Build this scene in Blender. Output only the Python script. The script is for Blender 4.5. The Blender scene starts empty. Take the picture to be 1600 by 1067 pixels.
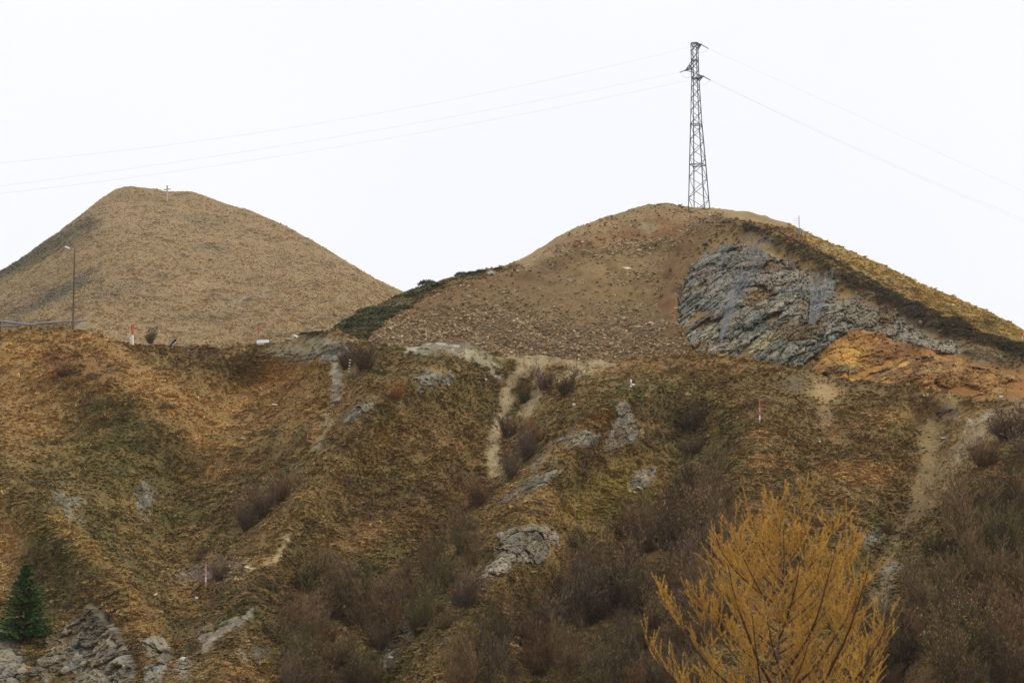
import bpy, math, random
import numpy as np
from mathutils import Vector, Matrix
R = math.radians
random.seed(7)
rng = np.random.default_rng(7)
scene = bpy.context.scene
col = scene.collection

# ---------------------------------------------------------------- camera, sky, sun, exposure
PITCH = R(8.0)
F, CX, CY = 2986.0, 800.0, 533.5
cam_d = bpy.data.cameras.new('camera')
cam = bpy.data.objects.new('camera', cam_d)
col.objects.link(cam)
cam_d.sensor_width = 36.0
cam_d.lens = F * 36.0 / 1600.0
cam_d.clip_start = 0.5
cam_d.clip_end = 8000
cam_d.dof.use_dof = True
cam_d.dof.focus_distance = 175.0
cam_d.dof.aperture_fstop = 3.2
cam.location = (0, 0, 0)
cam.rotation_euler = (math.pi / 2 + PITCH, 0, 0)
scene.camera = cam

SUN_EL, SUN_AZ = R(55), R(98)
world = bpy.data.worlds.new('World')
scene.world = world
world.use_nodes = True
nt = world.node_tree
for n in list(nt.nodes):
    nt.nodes.remove(n)
wo = nt.nodes.new('ShaderNodeOutputWorld')
sky = nt.nodes.new('ShaderNodeTexSky')
sky.sky_type = 'NISHITA'
sky.sun_disc = False
sky.sun_elevation = SUN_EL
sky.sun_rotation = SUN_AZ
sky.dust_density = 3.0
b1 = nt.nodes.new('ShaderNodeBackground')
b1.inputs['Strength'].default_value = 0.07
nt.links.new(sky.outputs[0], b1.inputs[0])
# the closed cloud deck: nearly even white with soft, faint unevenness
tc = nt.nodes.new('ShaderNodeTexCoord')
ns = nt.nodes.new('ShaderNodeTexNoise')
ns.inputs['Scale'].default_value = 2.2
ns.inputs['Detail'].default_value = 4
nt.links.new(tc.outputs['Generated'], ns.inputs['Vector'])
cr = nt.nodes.new('ShaderNodeValToRGB')
cr.color_ramp.elements[0].position = 0.35
cr.color_ramp.elements[0].color = (0.925, 0.935, 0.985, 1)
cr.color_ramp.elements[1].position = 0.65
cr.color_ramp.elements[1].color = (0.975, 0.975, 1.0, 1)
nt.links.new(ns.outputs['Fac'], cr.inputs[0])
b2 = nt.nodes.new('ShaderNodeBackground')
b2.inputs['Strength'].default_value = 1.10
nt.links.new(cr.outputs[0], b2.inputs[0])
mx = nt.nodes.new('ShaderNodeMixShader')
mx.inputs[0].default_value = 0.93
nt.links.new(b1.outputs[0], mx.inputs[1])
nt.links.new(b2.outputs[0], mx.inputs[2])
nt.links.new(mx.outputs[0], wo.inputs[0])

sun_d = bpy.data.lights.new('sun', 'SUN')
sun_d.energy = 1.45
sun_d.angle = R(16)
sun_d.color = (1.0, 0.96, 0.9)
sun = bpy.data.objects.new('sun', sun_d)
col.objects.link(sun)
sd = Vector((math.sin(SUN_AZ) * math.cos(SUN_EL), math.cos(SUN_AZ) * math.cos(SUN_EL), math.sin(SUN_EL)))
sun.rotation_euler = sd.to_track_quat('Z', 'Y').to_euler()
scene.view_settings.view_transform = 'Standard'
scene.view_settings.look = 'None'
scene.view_settings.exposure = 0.0
scene.view_settings.gamma = 1.0
scene.cycles.max_bounces = 5
scene.cycles.diffuse_bounces = 3
scene.cycles.transparent_max_bounces = 8
scene.render.film_transparent = False

# ---------------------------------------------------------------- helpers
SP, CP = math.sin(PITCH), math.cos(PITCH)

def unproj(px, row, Y):
    a = (np.asarray(px, float) - CX) / F
    b = (CY - np.asarray(row, float)) / F
    t = np.asarray(Y, float) / (CP - b * SP)
    return np.stack([a * t, np.broadcast_to(np.asarray(Y, float), t.shape) + 0 * t, (SP + b * CP) * t], -1)

def proj(P):
    d = P[..., 1] * CP + P[..., 2] * SP
    u = -P[..., 1] * SP + P[..., 2] * CP
    return CX + F * P[..., 0] / d, CY - F * u / d

def s2l(c):
    c = np.asarray(c, float) / 255.0
    return np.where(c <= 0.04045, c / 12.92, ((c + 0.055) / 1.055) ** 2.4)

ILL = 0.88
def A(*c):
    """surface colour from how it looks under this even light"""
    c = s2l(c)
    return (c * 0.94 + c.mean() * 0.06) / ILL

def hsh(ix, iy, iz, seed):
    h = (ix.astype(np.int64) * 374761393 + iy.astype(np.int64) * 668265263 + iz.astype(np.int64) * 2147483647 % 4294967291 + seed * 1274126177) & 0xffffffff
    h = ((h ^ (h >> 13)) * 1274126177) & 0xffffffff
    h = ((h ^ (h >> 16)) * 2246822519) & 0xffffffff
    h = h ^ (h >> 15)
    return (h & 0xffffff) / float(0xffffff)

def vn(P, seed=0):
    i = np.floor(P).astype(np.int64)
    f = P - i
    f = f * f * (3 - 2 * f)
    out = 0
    for dx in (0, 1):
        for dy in (0, 1):
            for dz in (0, 1):
                w = (f[..., 0] if dx else 1 - f[..., 0]) * (f[..., 1] if dy else 1 - f[..., 1]) * (f[..., 2] if dz else 1 - f[..., 2])
                out = out + w * hsh(i[..., 0] + dx, i[..., 1] + dy, i[..., 2] + dz, seed)
    return out * 2 - 1

def fbm(P, freq, octv=4, seed=0, gain=0.5):
    P = np.asarray(P, float) * freq
    out, amp, tot = 0, 1.0, 0
    for o in range(octv):
        out = out + amp * vn(P + 17.3 * o, seed + o)
        tot += amp
        amp *= gain
        P = P * 2.03
    return out / tot

def facets(Q, seed=0):
    """cellular blocks: value, tilt and crack distance"""
    c = np.floor(Q).astype(np.int64)
    best = np.full(Q.shape[:-1], 1e9)
    sec = np.full(Q.shape[:-1], 1e9)
    bid = np.zeros(Q.shape, np.int64)
    bf = np.zeros(Q.shape)
    for dx in (-1, 0, 1):
        for dy in (-1, 0, 1):
            for dz in (-1, 0, 1):
                cc = c + np.array([dx, dy, dz])
                f = np.stack([hsh(cc[..., 0], cc[..., 1], cc[..., 2], seed + k) for k in (1, 2, 3)], -1) + cc
                d = ((Q - f) ** 2).sum(-1)
                m = d < best
                sec = np.where(m, best, np.minimum(sec, d))
                best = np.where(m, d, best)
                bid = np.where(m[..., None], cc, bid)
                bf = np.where(m[..., None], f, bf)
    r = [hsh(bid[..., 0], bid[..., 1], bid[..., 2], seed + k) for k in (11, 12, 13, 14, 15)]
    tilt = ((Q - bf) * (np.stack(r[1:4], -1) - 0.5)).sum(-1)
    return r[0], tilt, np.sqrt(sec) - np.sqrt(best), r[4]

def interp(pts):
    xs = np.array([p[0] for p in pts], float)
    ys = np.array([p[1] for p in pts], float)
    # smooth monotone-ish interpolation
    m = np.gradient(ys, xs)
    def fn(x):
        x = np.asarray(x, float)
        k = np.clip(np.searchsorted(xs, x) - 1, 0, len(xs) - 2)
        h = xs[k + 1] - xs[k]
        t = np.clip((x - xs[k]) / h, 0, 1)
        return ((2*t**3-3*t**2+1)*ys[k] + (t**3-2*t**2+t)*h*m[k] + (-2*t**3+3*t**2)*ys[k+1] + (t**3-t**2)*h*m[k+1])
    return fn

def tps(pts, lam=0.02):
    p = np.array(pts, float)
    X, v = p[:, :2] / 100.0, p[:, 2]
    def U(r2): return 0.5 * r2 * np.log(r2 + 1e-9)
    n = len(X)
    K = U(((X[:, None] - X[None]) ** 2).sum(-1)) + lam * np.eye(n)
    Pm = np.c_[np.ones(n), X]
    M = np.block([[K, Pm], [Pm.T, np.zeros((3, 3))]])
    w = np.linalg.solve(M, np.r_[v, 0, 0, 0])
    def fn(px, row):
        x = np.asarray(px, float) / 100.0
        y = np.asarray(row, float) / 100.0
        out = w[n] + w[n+1] * x + w[n+2] * y
        for i in range(n):
            out = out + w[i] * U((x - X[i, 0]) ** 2 + (y - X[i, 1]) ** 2)
        return out
    return fn

def dist_line(px, row, pts):
    """distance to a polyline, and the parameter along it"""
    best = np.full(np.broadcast(px, row).shape, 1e9)
    for (x0, y0), (x1, y1) in zip(pts[:-1], pts[1:]):
        dx, dy = x1 - x0, y1 - y0
        t = np.clip(((px - x0) * dx + (row - y0) * dy) / (dx*dx + dy*dy), 0, 1)
        best = np.minimum(best, np.hypot(px - x0 - t*dx, row - y0 - t*dy))
    return best

def sdist(px, row, poly):
    """signed distance to a polygon, positive inside"""
    d = dist_line(px, row, poly + [poly[0]])
    ins = np.zeros(np.broadcast(px, row).shape, bool)
    n = len(poly)
    for i in range(n):
        x0, y0 = poly[i]; x1, y1 = poly[(i + 1) % n]
        if y0 == y1: continue
        c = ((y0 > row) != (y1 > row)) & (px < (x1 - x0) * (row - y0) / (y1 - y0) + x0)
        ins ^= c
    return np.where(ins, d, -d)

def sstep(a, b, x):
    t = np.clip((x - a) / (b - a), 0, 1)
    return t * t * (3 - 2 * t)

def np_mesh(name, V, Fq, cols=None, smooth=True):
    """mesh from vertex array and an (n,4) or (n,3) face array"""
    me = bpy.data.meshes.new(name)
    V = np.asarray(V, np.float32)
    Fq = np.asarray(Fq, np.int32)
    n, k = Fq.shape
    me.vertices.add(len(V)); me.vertices.foreach_set('co', V.ravel())
    me.loops.add(n * k); me.loops.foreach_set('vertex_index', Fq.ravel())
    me.polygons.add(n)
    me.polygons.foreach_set('loop_start', np.arange(0, n * k, k, dtype=np.int32))
    me.polygons.foreach_set('loop_total', np.full(n, k, np.int32))
    me.polygons.foreach_set('use_smooth', np.full(n, smooth, bool))
    if cols is not None:
        a = me.attributes.new('col', 'FLOAT_COLOR', 'POINT')
        c = np.ones((len(V), 4), np.float32)
        c[:, :cols.shape[-1]] = cols
        a.data.foreach_set('color', c.ravel())
    me.update()
    me.validate()
    return me

def link(name, me, mat=None, parent=None, kind=None, label=None, cat=None, group=None):
    o = bpy.data.objects.new(name, me)
    col.objects.link(o)
    if mat is not None:
        me.materials.clear(); me.materials.append(mat)
    if parent is not None: o.parent = parent
    tag(o, label, cat, group, kind)
    return o

def tag(o, label=None, cat=None, group=None, kind=None):
    if label: o['label'] = label
    if cat: o['category'] = cat
    if group: o['group'] = group
    if kind: o['kind'] = kind
    return o

def thing(name, loc, label, cat, group=None, rot=(0, 0, 0)):
    o = bpy.data.objects.new(name, None)
    o.empty_display_size = 0.3
    col.objects.link(o)
    o.location = loc; o.rotation_euler = rot
    return tag(o, label, cat, group)

# ---------------------------------------------------------------- materials
def mat_attr(name, rough=0.95, noise=((6.0, 0.35), (30.0, 0.3)), bump=0.25, bscale=14.0, inst=False, stretch=(1, 1, 1), spec=0.15, objcol=False, grey=0.0, obj_space=False):
    m = bpy.data.materials.new(name)
    m.use_nodes = True
    t = m.node_tree; N = t.nodes; L = t.links
    for n in list(N): N.remove(n)
    out = N.new('ShaderNodeOutputMaterial')
    bs = N.new('ShaderNodeBsdfPrincipled')
    bs.inputs['Roughness'].default_value = rough
    bs.inputs['Specular IOR Level'].default_value = spec
    L.new(bs.outputs[0], out.inputs[0])
    at = N.new('ShaderNodeAttribute'); at.attribute_name = 'col'
    at.attribute_type = 'INSTANCER' if inst else 'GEOMETRY'
    cur = at.outputs['Color']
    if inst:
        at2 = N.new('ShaderNodeAttribute'); at2.attribute_name = 'col'; at2.attribute_type = 'GEOMETRY'
        mm = N.new('ShaderNodeMix'); mm.data_type = 'RGBA'; mm.blend_type = 'MULTIPLY'; mm.inputs[0].default_value = 1
        L.new(cur, mm.inputs[6]); L.new(at2.outputs['Color'], mm.inputs[7]); cur = mm.outputs[2]
    if objcol:
        oi = N.new('ShaderNodeObjectInfo')
        mm = N.new('ShaderNodeMix'); mm.data_type = 'RGBA'; mm.blend_type = 'MULTIPLY'; mm.inputs[0].default_value = 1
        L.new(cur, mm.inputs[6]); L.new(oi.outputs['Color'], mm.inputs[7]); cur = mm.outputs[2]
    tc = N.new('ShaderNodeTexCoord')
    mp = N.new('ShaderNodeMapping'); mp.inputs['Scale'].default_value = stretch
    L.new(tc.outputs['Object'], mp.inputs[0])
    for sc, am in noise:
        nz = N.new('ShaderNodeTexNoise'); nz.inputs['Scale'].default_value = sc; nz.inputs['Detail'].default_value = 5; nz.inputs['Roughness'].default_value = 0.65
        L.new(mp.outputs[0], nz.inputs['Vector'])
        mr = N.new('ShaderNodeMapRange')
        mr.inputs['From Min'].default_value = 0.25; mr.inputs['From Max'].default_value = 0.75
        mr.inputs['To Min'].default_value = 1 - am; mr.inputs['To Max'].default_value = 1 + am
        L.new(nz.outputs['Fac'], mr.inputs['Value'])
        vm = N.new('ShaderNodeVectorMath'); vm.operation = 'SCALE'
        L.new(cur, vm.inputs[0]); L.new(mr.outputs[0], vm.inputs['Scale'])
        cur = vm.outputs[0]
    L.new(cur, bs.inputs['Base Color'])
    if bump > 0:
        nb = N.new('ShaderNodeTexNoise'); nb.inputs['Scale'].default_value = bscale; nb.inputs['Detail'].default_value = 6; nb.inputs['Roughness'].default_value = 0.7
        L.new(mp.outputs[0], nb.inputs['Vector'])
        bp = N.new('ShaderNodeBump'); bp.inputs['Strength'].default_value = bump; bp.inputs['Distance'].default_value = 0.2
        L.new(nb.outputs['Fac'], bp.inputs['Height']); L.new(bp.outputs[0], bs.inputs['Normal'])
    return m

def mat_flat(name, c, rough=0.7, metal=0.0, am=0.2, scale=8.0, spec=0.3, objcol=False):
    m = bpy.data.materials.new(name)
    m.use_nodes = True
    t = m.node_tree; N = t.nodes; L = t.links
    bs = N['Principled BSDF']
    bs.inputs['Roughness'].default_value = rough
    bs.inputs['Metallic'].default_value = metal
    bs.inputs['Specular IOR Level'].default_value = spec
    tc = N.new('ShaderNodeTexCoord')
    nz = N.new('ShaderNodeTexNoise'); nz.inputs['Scale'].default_value = scale; nz.inputs['Detail'].default_value = 4
    L.new(tc.outputs['Object'], nz.inputs['Vector'])
    r = N.new('ShaderNodeValToRGB')
    r.color_ramp.elements[0].position = 0.3; r.color_ramp.elements[1].position = 0.7
    c = np.asarray(c, float)
    r.color_ramp.elements[0].color = (*(c * (1 - am)), 1); r.color_ramp.elements[1].color = (*(c * (1 + am)), 1)
    L.new(nz.outputs['Fac'], r.inputs[0])
    cur = r.outputs[0]
    if objcol:
        oi = N.new('ShaderNodeObjectInfo')
        mm = N.new('ShaderNodeMix'); mm.data_type = 'RGBA'; mm.blend_type = 'MULTIPLY'; mm.inputs[0].default_value = 1
        L.new(cur, mm.inputs[6]); L.new(oi.outputs['Color'], mm.inputs[7]); cur = mm.outputs[2]
    L.new(cur, bs.inputs['Base Color'])
    return m

M_ground = mat_attr('turf_soil', noise=((1.3, 0.18), (9.0, 0.3)), bump=0.5, bscale=5.0)
M_far = mat_attr('hill_grass', noise=((0.5, 0.12), (3.0, 0.2)), bump=0.4, bscale=1.6)
M_rock = mat_attr('schist_rock', noise=((1.7, 0.22), (11.0, 0.3)), bump=0.5, bscale=9.0, rough=0.85, spec=0.25)
M_stone = mat_attr('stone_scatter', noise=((5.0, 0.2),), bump=0.3, bscale=9.0, inst=True, rough=0.9)
M_grass = mat_attr('grass_blades', noise=(), bump=0, inst=True, rough=0.9, spec=0.1)
M_twig = mat_attr('twig_bark', noise=((9.0, 0.2),), bump=0, objcol=True, rough=0.9, spec=0.1)
M_leaf = mat_attr('leaf', noise=((4.0, 0.25),), bump=0, objcol=True, rough=0.8, spec=0.15)
M_steel = mat_flat('weathered_steel', (0.10, 0.10, 0.11), rough=0.6, metal=0.3, am=0.25, scale=2.0)
M_wire = mat_flat('aluminium_wire', (0.42, 0.42, 0.43), rough=0.5, metal=0.3)
M_glassins = mat_flat('insulator_porcelain', (0.14, 0.12, 0.12), rough=0.3)
M_rust = mat_flat('rusty_pole', (0.11, 0.07, 0.05), rough=0.85, am=0.35, scale=3.0)
M_galv = mat_flat('galvanised_metal', (0.36, 0.36, 0.36), rough=0.55, metal=0.2)
M_net = mat_flat('net_wire', (0.22, 0.24, 0.27), rough=0.6, metal=0.1)
M_red = mat_flat('faded_red_paint', (0.52, 0.12, 0.08), rough=0.7)
M_white = mat_flat('white_paint', (0.78, 0.76, 0.72), rough=0.7, am=0.08)
M_pink = mat_flat('faded_pink_paint', (0.56, 0.32, 0.29), rough=0.7)
M_pale = mat_flat('weathered_wood', (0.45, 0.41, 0.34), rough=0.85, am=0.25)
M_dark = mat_flat('charred_wood', (0.015, 0.014, 0.013), rough=0.9)
M_pipe = mat_flat('grey_pipe', (0.22, 0.24, 0.24), rough=0.6, am=0.15)
M_con = mat_flat('concrete', (0.42, 0.40, 0.36), rough=0.9, am=0.15, scale=4)

# ---------------------------------------------------------------- near hillside
near_crest = interp([(-1400,560),(-600,520),(-200,515),(0,521),(50,517),(100,518),(150,526),(200,541),(250,541),(300,540),(350,541),(400,539),(440,534),(480,525),(510,521),(550,531),(600,547),(640,546),(680,543),(720,548),(760,555),(800,559),(850,563),(900,566),(950,567),(1000,560),(1050,556),(1100,556),(1150,561),(1200,569),(1250,581),(1300,591),(1350,598),(1400,604),(1450,612),(1500,622),(1550,630),(1600,623),(1700,625),(2000,640),(3000,720)])
near_cd = interp([(-1400,190),(-200,180),(0,178),(200,176),(400,178),(500,176),(640,168),(800,170),(1000,168),(1200,166),(1400,163),(1550,160),(1700,158),(3000,150)])
REL = [  # relief lines: amplitude in metres (positive = away, a gully), half-width in pixels
    (-3.6, 60, [(-60, 700), (60, 800), (150, 880), (220, 960), (255, 1060), (260, 1120)]),
    (-2.2, 60, [(60, 520), (200, 610), (330, 700)]),
    (3.2, 70, [(420, 560), (350, 680), (290, 760), (270, 860), (290, 960), (285, 1120)]),
    (-4.2, 62, [(670, 545), (580, 630), (490, 740), (400, 900), (340, 1020), (330, 1120)]),
    (1.5, 26, [(530, 540), (527, 600), (508, 690), (440, 780), (370, 850)]),
    (2.6, 55, [(815, 565), (785, 650), (765, 740), (715, 830), (650, 930), (600, 1040), (590, 1120)]),
    (-4.4, 60, [(990, 570), (920, 670), (840, 760), (800, 870), (720, 970), (690, 1120)]),
    (2.8, 55, [(1075, 700), (1060, 800), (960, 900), (860, 1010), (840, 1120)]),
    (-2.6, 80, [(1210, 590), (1180, 750), (1150, 900), (1120, 1100)]),
    (2.6, 45, [(1470, 640), (1440, 740), (1390, 870), (1380, 1100)]),
    (-3.4, 90, [(1660, 640), (1560, 780), (1520, 1000), (1510, 1120)]),
]
def near_depth(px, row):
    px = np.asarray(px, float); row = np.asarray(row, float)
    c = near_crest(px)
    s = np.clip((row - c) / (1067 - c), 0, 3)
    D0 = near_cd(px)
    d = D0 - (D0 - 112) * np.clip(s, 0, 1) ** 0.93
    d = d - np.where(s > 1, (s - 1) * 48, 0) * 1.0
    rel = 0
    for a, w, pts in REL:
        q = dist_line(px, row, pts)
        rel = rel + 2.2 * a * np.exp(-(q / w) ** 2)
    fade = sstep(0.0, 0.14, s)
    return np.maximum(d + rel * fade, 50)

def near_disp(P):
    """tussocky relief, metres along the up/forward normal"""
    Q = P * np.array([1, 0.8, 1.2])
    h = 0.55 * fbm(Q, 0.13, 3, 3) + 0.28 * fbm(Q, 0.55, 3, 9)
    r = 1 - np.abs(fbm(Q, 1.1, 2, 21))
    return h + 0.30 * r + 0.10 * fbm(Q, 3.0, 2, 5)

NDIR = np.array([0.0, -0.45, 0.89])
def near_surf(px, row):
    P = unproj(px, row, near_depth(px, row))
    return P + NDIR * near_disp(P)[..., None]

def wob(px, row, P, amp=14, freq=0.35):
    return px + amp * fbm(P, freq, 3, 51), row + amp * 0.7 * fbm(P, freq, 3, 61)

def paint(c, px, row, items):
    for it in items:
        if it[0] == 'e':
            _, cx, cy, rx, ry, ang, cc, st = it
            a = R(ang); dx, dy = px - cx, row - cy
            u = (dx * math.cos(a) + dy * math.sin(a)) / rx; v = (-dx * math.sin(a) + dy * math.cos(a)) / ry
            w = st * np.exp(-(u * u + v * v) ** 1.3 * 0.9)
        elif it[0] == 'l':
            _, pts, wd, cc, st = it
            w = st * np.exp(-(dist_line(px, row, pts) / wd) ** 3)
        else:
            _, pts, wd, cc, st = it
            w = st * sstep(-wd, wd, sdist(px, row, pts))
        c = c * (1 - w[..., None]) + A(*cc) * w[..., None]
    return c

NEAR_ITEMS = [
    ('e', 170, 690, 150, 90, 15, (92, 82, 42), 0.75), ('e', 110, 850, 120, 90, 30, (84, 74, 38), 0.8),
    ('e', 620, 740, 150, 70, -20, (88, 76, 38), 0.6), ('e', 560, 880, 80, 50, 0, (82, 72, 34), 0.6),
    ('e', 1100, 625, 70, 50, 0, (96, 82, 44), 0.6), ('e', 1110, 715, 60, 35, 0, (88, 80, 36), 0.6),
    ('e', 720, 640, 60, 50, 0, (92, 80, 44), 0.6), ('e', 240, 900, 60, 60, 0, (92, 76, 42), 0.5),
    ('e', 40, 565, 130, 42, 0, (156, 118, 68), 0.8), ('e', 40, 650, 80, 60, 0, (150, 112, 68), 0.75),
    ('e', 230, 600, 130, 36, 25, (150, 112, 66), 0.75), ('e', 335, 650, 90, 45, 20, (142, 108, 64), 0.7),
    ('e', 440, 600, 80, 40, -15, (140, 102, 54), 0.8), ('e', 330, 700, 40, 70, 0, (132, 100, 58), 0.6),
    ('e', 0, 860, 34, 60, 0, (165, 128, 84), 0.9), ('l', [(90, 810), (200, 930), (250, 1010)], 16, (130, 98, 54), 0.7),
    ('l', [(300, 700), (370, 640), (420, 600)], 9, (150, 114, 66), 0.7), ('l', [(230, 590), (290, 650), (340, 740)], 12, (142, 106, 60), 0.6),
    ('e', 95, 570, 28, 20, 0, (108, 68, 42), 0.9), ('e', 150, 580, 40, 30, 0, (104, 70, 42), 0.6),
    ('e', 330, 545, 100, 14, 0, (96, 68, 42), 0.8), ('e', 480, 640, 60, 40, 0, (112, 84, 48), 0.5),
    ('l', [(640, 660), (560, 720), (480, 800), (400, 880)], 22, (122, 92, 52), 0.5),
    ('e', 640, 700, 90, 40, -30, (114, 88, 50), 0.5), ('e', 620, 800, 110, 40, 0, (108, 78, 44), 0.6), ('e', 700, 690, 60, 50, 0, (112, 78, 44), 0.5),
    ('e', 560, 850, 60, 20, -20, (130, 96, 58), 0.7), ('e', 730, 770, 50, 30, 0, (108, 76, 44), 0.6),
    ('e', 940, 775, 85, 38, -35, (120, 100, 42), 0.85), ('e', 880, 640, 70, 30, -45, (110, 88, 48), 0.7),
    ('e', 1090, 575, 150, 18, 0, (118, 88, 50), 0.7), ('e', 1180, 620, 80, 40, 0, (104, 80, 46), 0.6), ('e', 1310, 670, 140, 70, 0, (114, 86, 50), 0.6),
    ('e', 1190, 720, 20, 40, 0, (140, 108, 68), 0.7), ('e', 1350, 745, 50, 18, 0, (150, 112, 66), 0.7), ('e', 1400, 655, 60, 15, 0, (140, 108, 64), 0.6),
    ('e', 1300, 820, 120, 50, 0, (104, 78, 44), 0.6), ('e', 1320, 880, 40, 30, 0, (84, 78, 36), 0.7), ('e', 1200, 800, 100, 60, 0, (118, 88, 52), 0.5),
    ('e', 1530, 680, 60, 50, -30, (134, 106, 66), 0.8), ('e', 1370, 820, 26, 18, 0, (86, 82, 34), 0.6),
    ('e', 480, 1040, 70, 30, 0, (112, 92, 42), 0.8), ('e', 560, 1020, 60, 20, 0, (104, 92, 42), 0.6), ('e', 400, 1060, 60, 14, 0, (122, 86, 46), 0.6),
    ('e', 680, 1040, 60, 30, -30, (104, 82, 40), 0.7), ('e', 600, 1030, 16, 20, 0, (76, 78, 34), 0.7),
    ('e', 880, 900, 60, 16, -10, (126, 98, 50), 0.7), ('e', 830, 930, 40, 20, 0, (110, 84, 44), 0.5),
    ('e', 360, 900, 40, 14, -20, (112, 92, 70), 0.8), ('e', 310, 905, 40, 16, -20, (110, 90, 68), 0.7),
    ('l', [(452, 845), (440, 862), (424, 888)], 6, (160, 142, 102), 0.8), ('e', 388, 893, 7, 4, 0, (172, 150, 112), 0.9),
    # bare sand and gravel
    ('l', [(845, 568), (815, 576), (797, 600), (786, 640), (776, 680), (770, 715), (770, 738)], 11, (160, 141, 104), 0.95),
    ('l', [(830, 575), (845, 600), (835, 630), (818, 650)], 9, (154, 136, 102), 0.85),
    ('l', [(770, 562), (830, 566), (900, 572), (960, 570)], 4, (146, 130, 98), 0.75),
    ('e', 900, 585, 40, 10, -15, (160, 144, 108), 0.7),
    ('l', [(640, 548), (680, 547), (735, 552)], 8, (158, 152, 132), 0.9), ('l', [(735, 555), (770, 570), (778, 590)], 8, (160, 148, 120), 0.7),
    ('l', [(524, 575), (527, 600), (524, 628)], 7, (150, 142, 120), 0.85), ('l', [(512, 660), (508, 690), (500, 706)], 6, (140, 124, 98), 0.7),
    ('e', 1288, 616, 26, 22, 10, (156, 130, 86), 0.95), ('e', 1290, 650, 14, 22, 0, (120, 100, 72), 0.6),
    ('l', [(1478, 640), (1462, 670), (1450, 710), (1444, 760), (1440, 790)], 21, (134, 112, 74), 0.85), ('l', [(1500,700),(1490,740),(1465,780)], 11, (118, 98, 68), 0.5),
    ('l', [(1436, 790), (1400, 850), (1385, 900), (1382, 940)], 12, (112, 94, 68), 0.65), ('l', [(1600, 630), (1540, 660), (1480, 740)], 20, (132, 110, 76), 0.65),
    ('e', 1362, 845, 18, 14, -30, (140, 134, 122), 0.8), ('e', 1390, 895, 20, 8, -20, (140, 134, 122), 0.7), ('e', 1378, 940, 14, 18, 0, (132, 122, 104), 0.7),
    ('e', 640, 980, 14, 26, 20, (120, 112, 96), 0.7), ('e', 610, 1030, 8, 20, 20, (150, 142, 130), 0.7), ('e', 290, 1050, 14, 20, 0, (130, 124, 110), 0.7),
    ('l', [(430, 545), (500, 545), (540, 548)], 12, (140, 130, 106), 0.6), ('l', [(450, 527), (480, 524)], 6, (165, 150, 120), 0.7),
    ('e', 1340, 605, 100, 7, 12, (120, 100, 70), 0.6), ('e', 1240, 605, 18, 14, 0, (96, 84, 62), 0.7),
]
BARE = [it for it in NEAR_ITEMS if it[0] == 'l' and it[3][0] >= 118 and it[3][2] > 66] 
def near_color(px, row, P):
    n1 = fbm(P, 0.28, 3, 100)[..., None]; n2 = fbm(P, 0.9, 3, 110)[..., None]; n3 = fbm(P, 0.12, 2, 120)[..., None]; n4 = fbm(P, 2.5, 2, 130)[..., None]
    c = A(98, 77, 44) + 0 * n1
    k = sstep(0.0, 0.6, n1); c = c * (1 - k) + A(112, 82, 46) * k
    k = sstep(0.05, 0.6, -n1); c = c * (1 - k) + A(90, 78, 40) * k
    k = 0.6 * sstep(0.1, 0.55, n3 + 0.5 * n2); c = c * (1 - k) + A(136, 104, 62) * k
    low = sstep(830, 1067, row)[..., None]
    c = c * (1 - 0.4 * low) + c * A(84, 66, 38) / A(98, 77, 44) * 0.4 * low
    x, y = wob(px, row, P, 9); x, y = wob(x, y, P, 11, 1.3)
    c = paint(c, x, y, NEAR_ITEMS)
    # local patchiness: straw wisps, dark moss, rusty bilberry
    k = 0.55 * sstep(0.12, 0.5, n2); c = c * (1 - k) + (c * 0.55 + A(150, 116, 70) * 0.5) * k
    k = 0.5 * sstep(0.1, 0.5, -n2); c = c * (1 - k) + c * np.array([0.6, 0.6, 0.52]) * k
    k = 0.45 * sstep(0.2, 0.5, n4); c = c * (1 - k) + c * np.array([1.08, 0.98, 0.85]) * k
    veg = 1 - bare_mask(px, row, P)[..., None]
    return np.clip(c * (1 + veg * np.array([0.24, 0.35, 0.30])), 0.003, 0.8)
def bare_mask(px, row, P):
    x, y = wob(px, row, P, 9); x, y = wob(x, y, P, 11, 1.3)
    m = np.zeros(np.shape(px))
    for it in NEAR_ITEMS[-27:]:
        if it[0] == 'l': w = it[4] * np.exp(-(dist_line(x, y, it[1]) / it[2]) ** 3)
        else:
            a = R(it[5]); dx, dy = x - it[1], y - it[2]
            u = (dx*math.cos(a)+dy*math.sin(a))/it[3]; v = (-dx*math.sin(a)+dy*math.cos(a))/it[4]
            w = it[7] * np.exp(-(u*u+v*v)**1.3*0.9)
        m = np.maximum(m, w)
    return m

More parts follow.
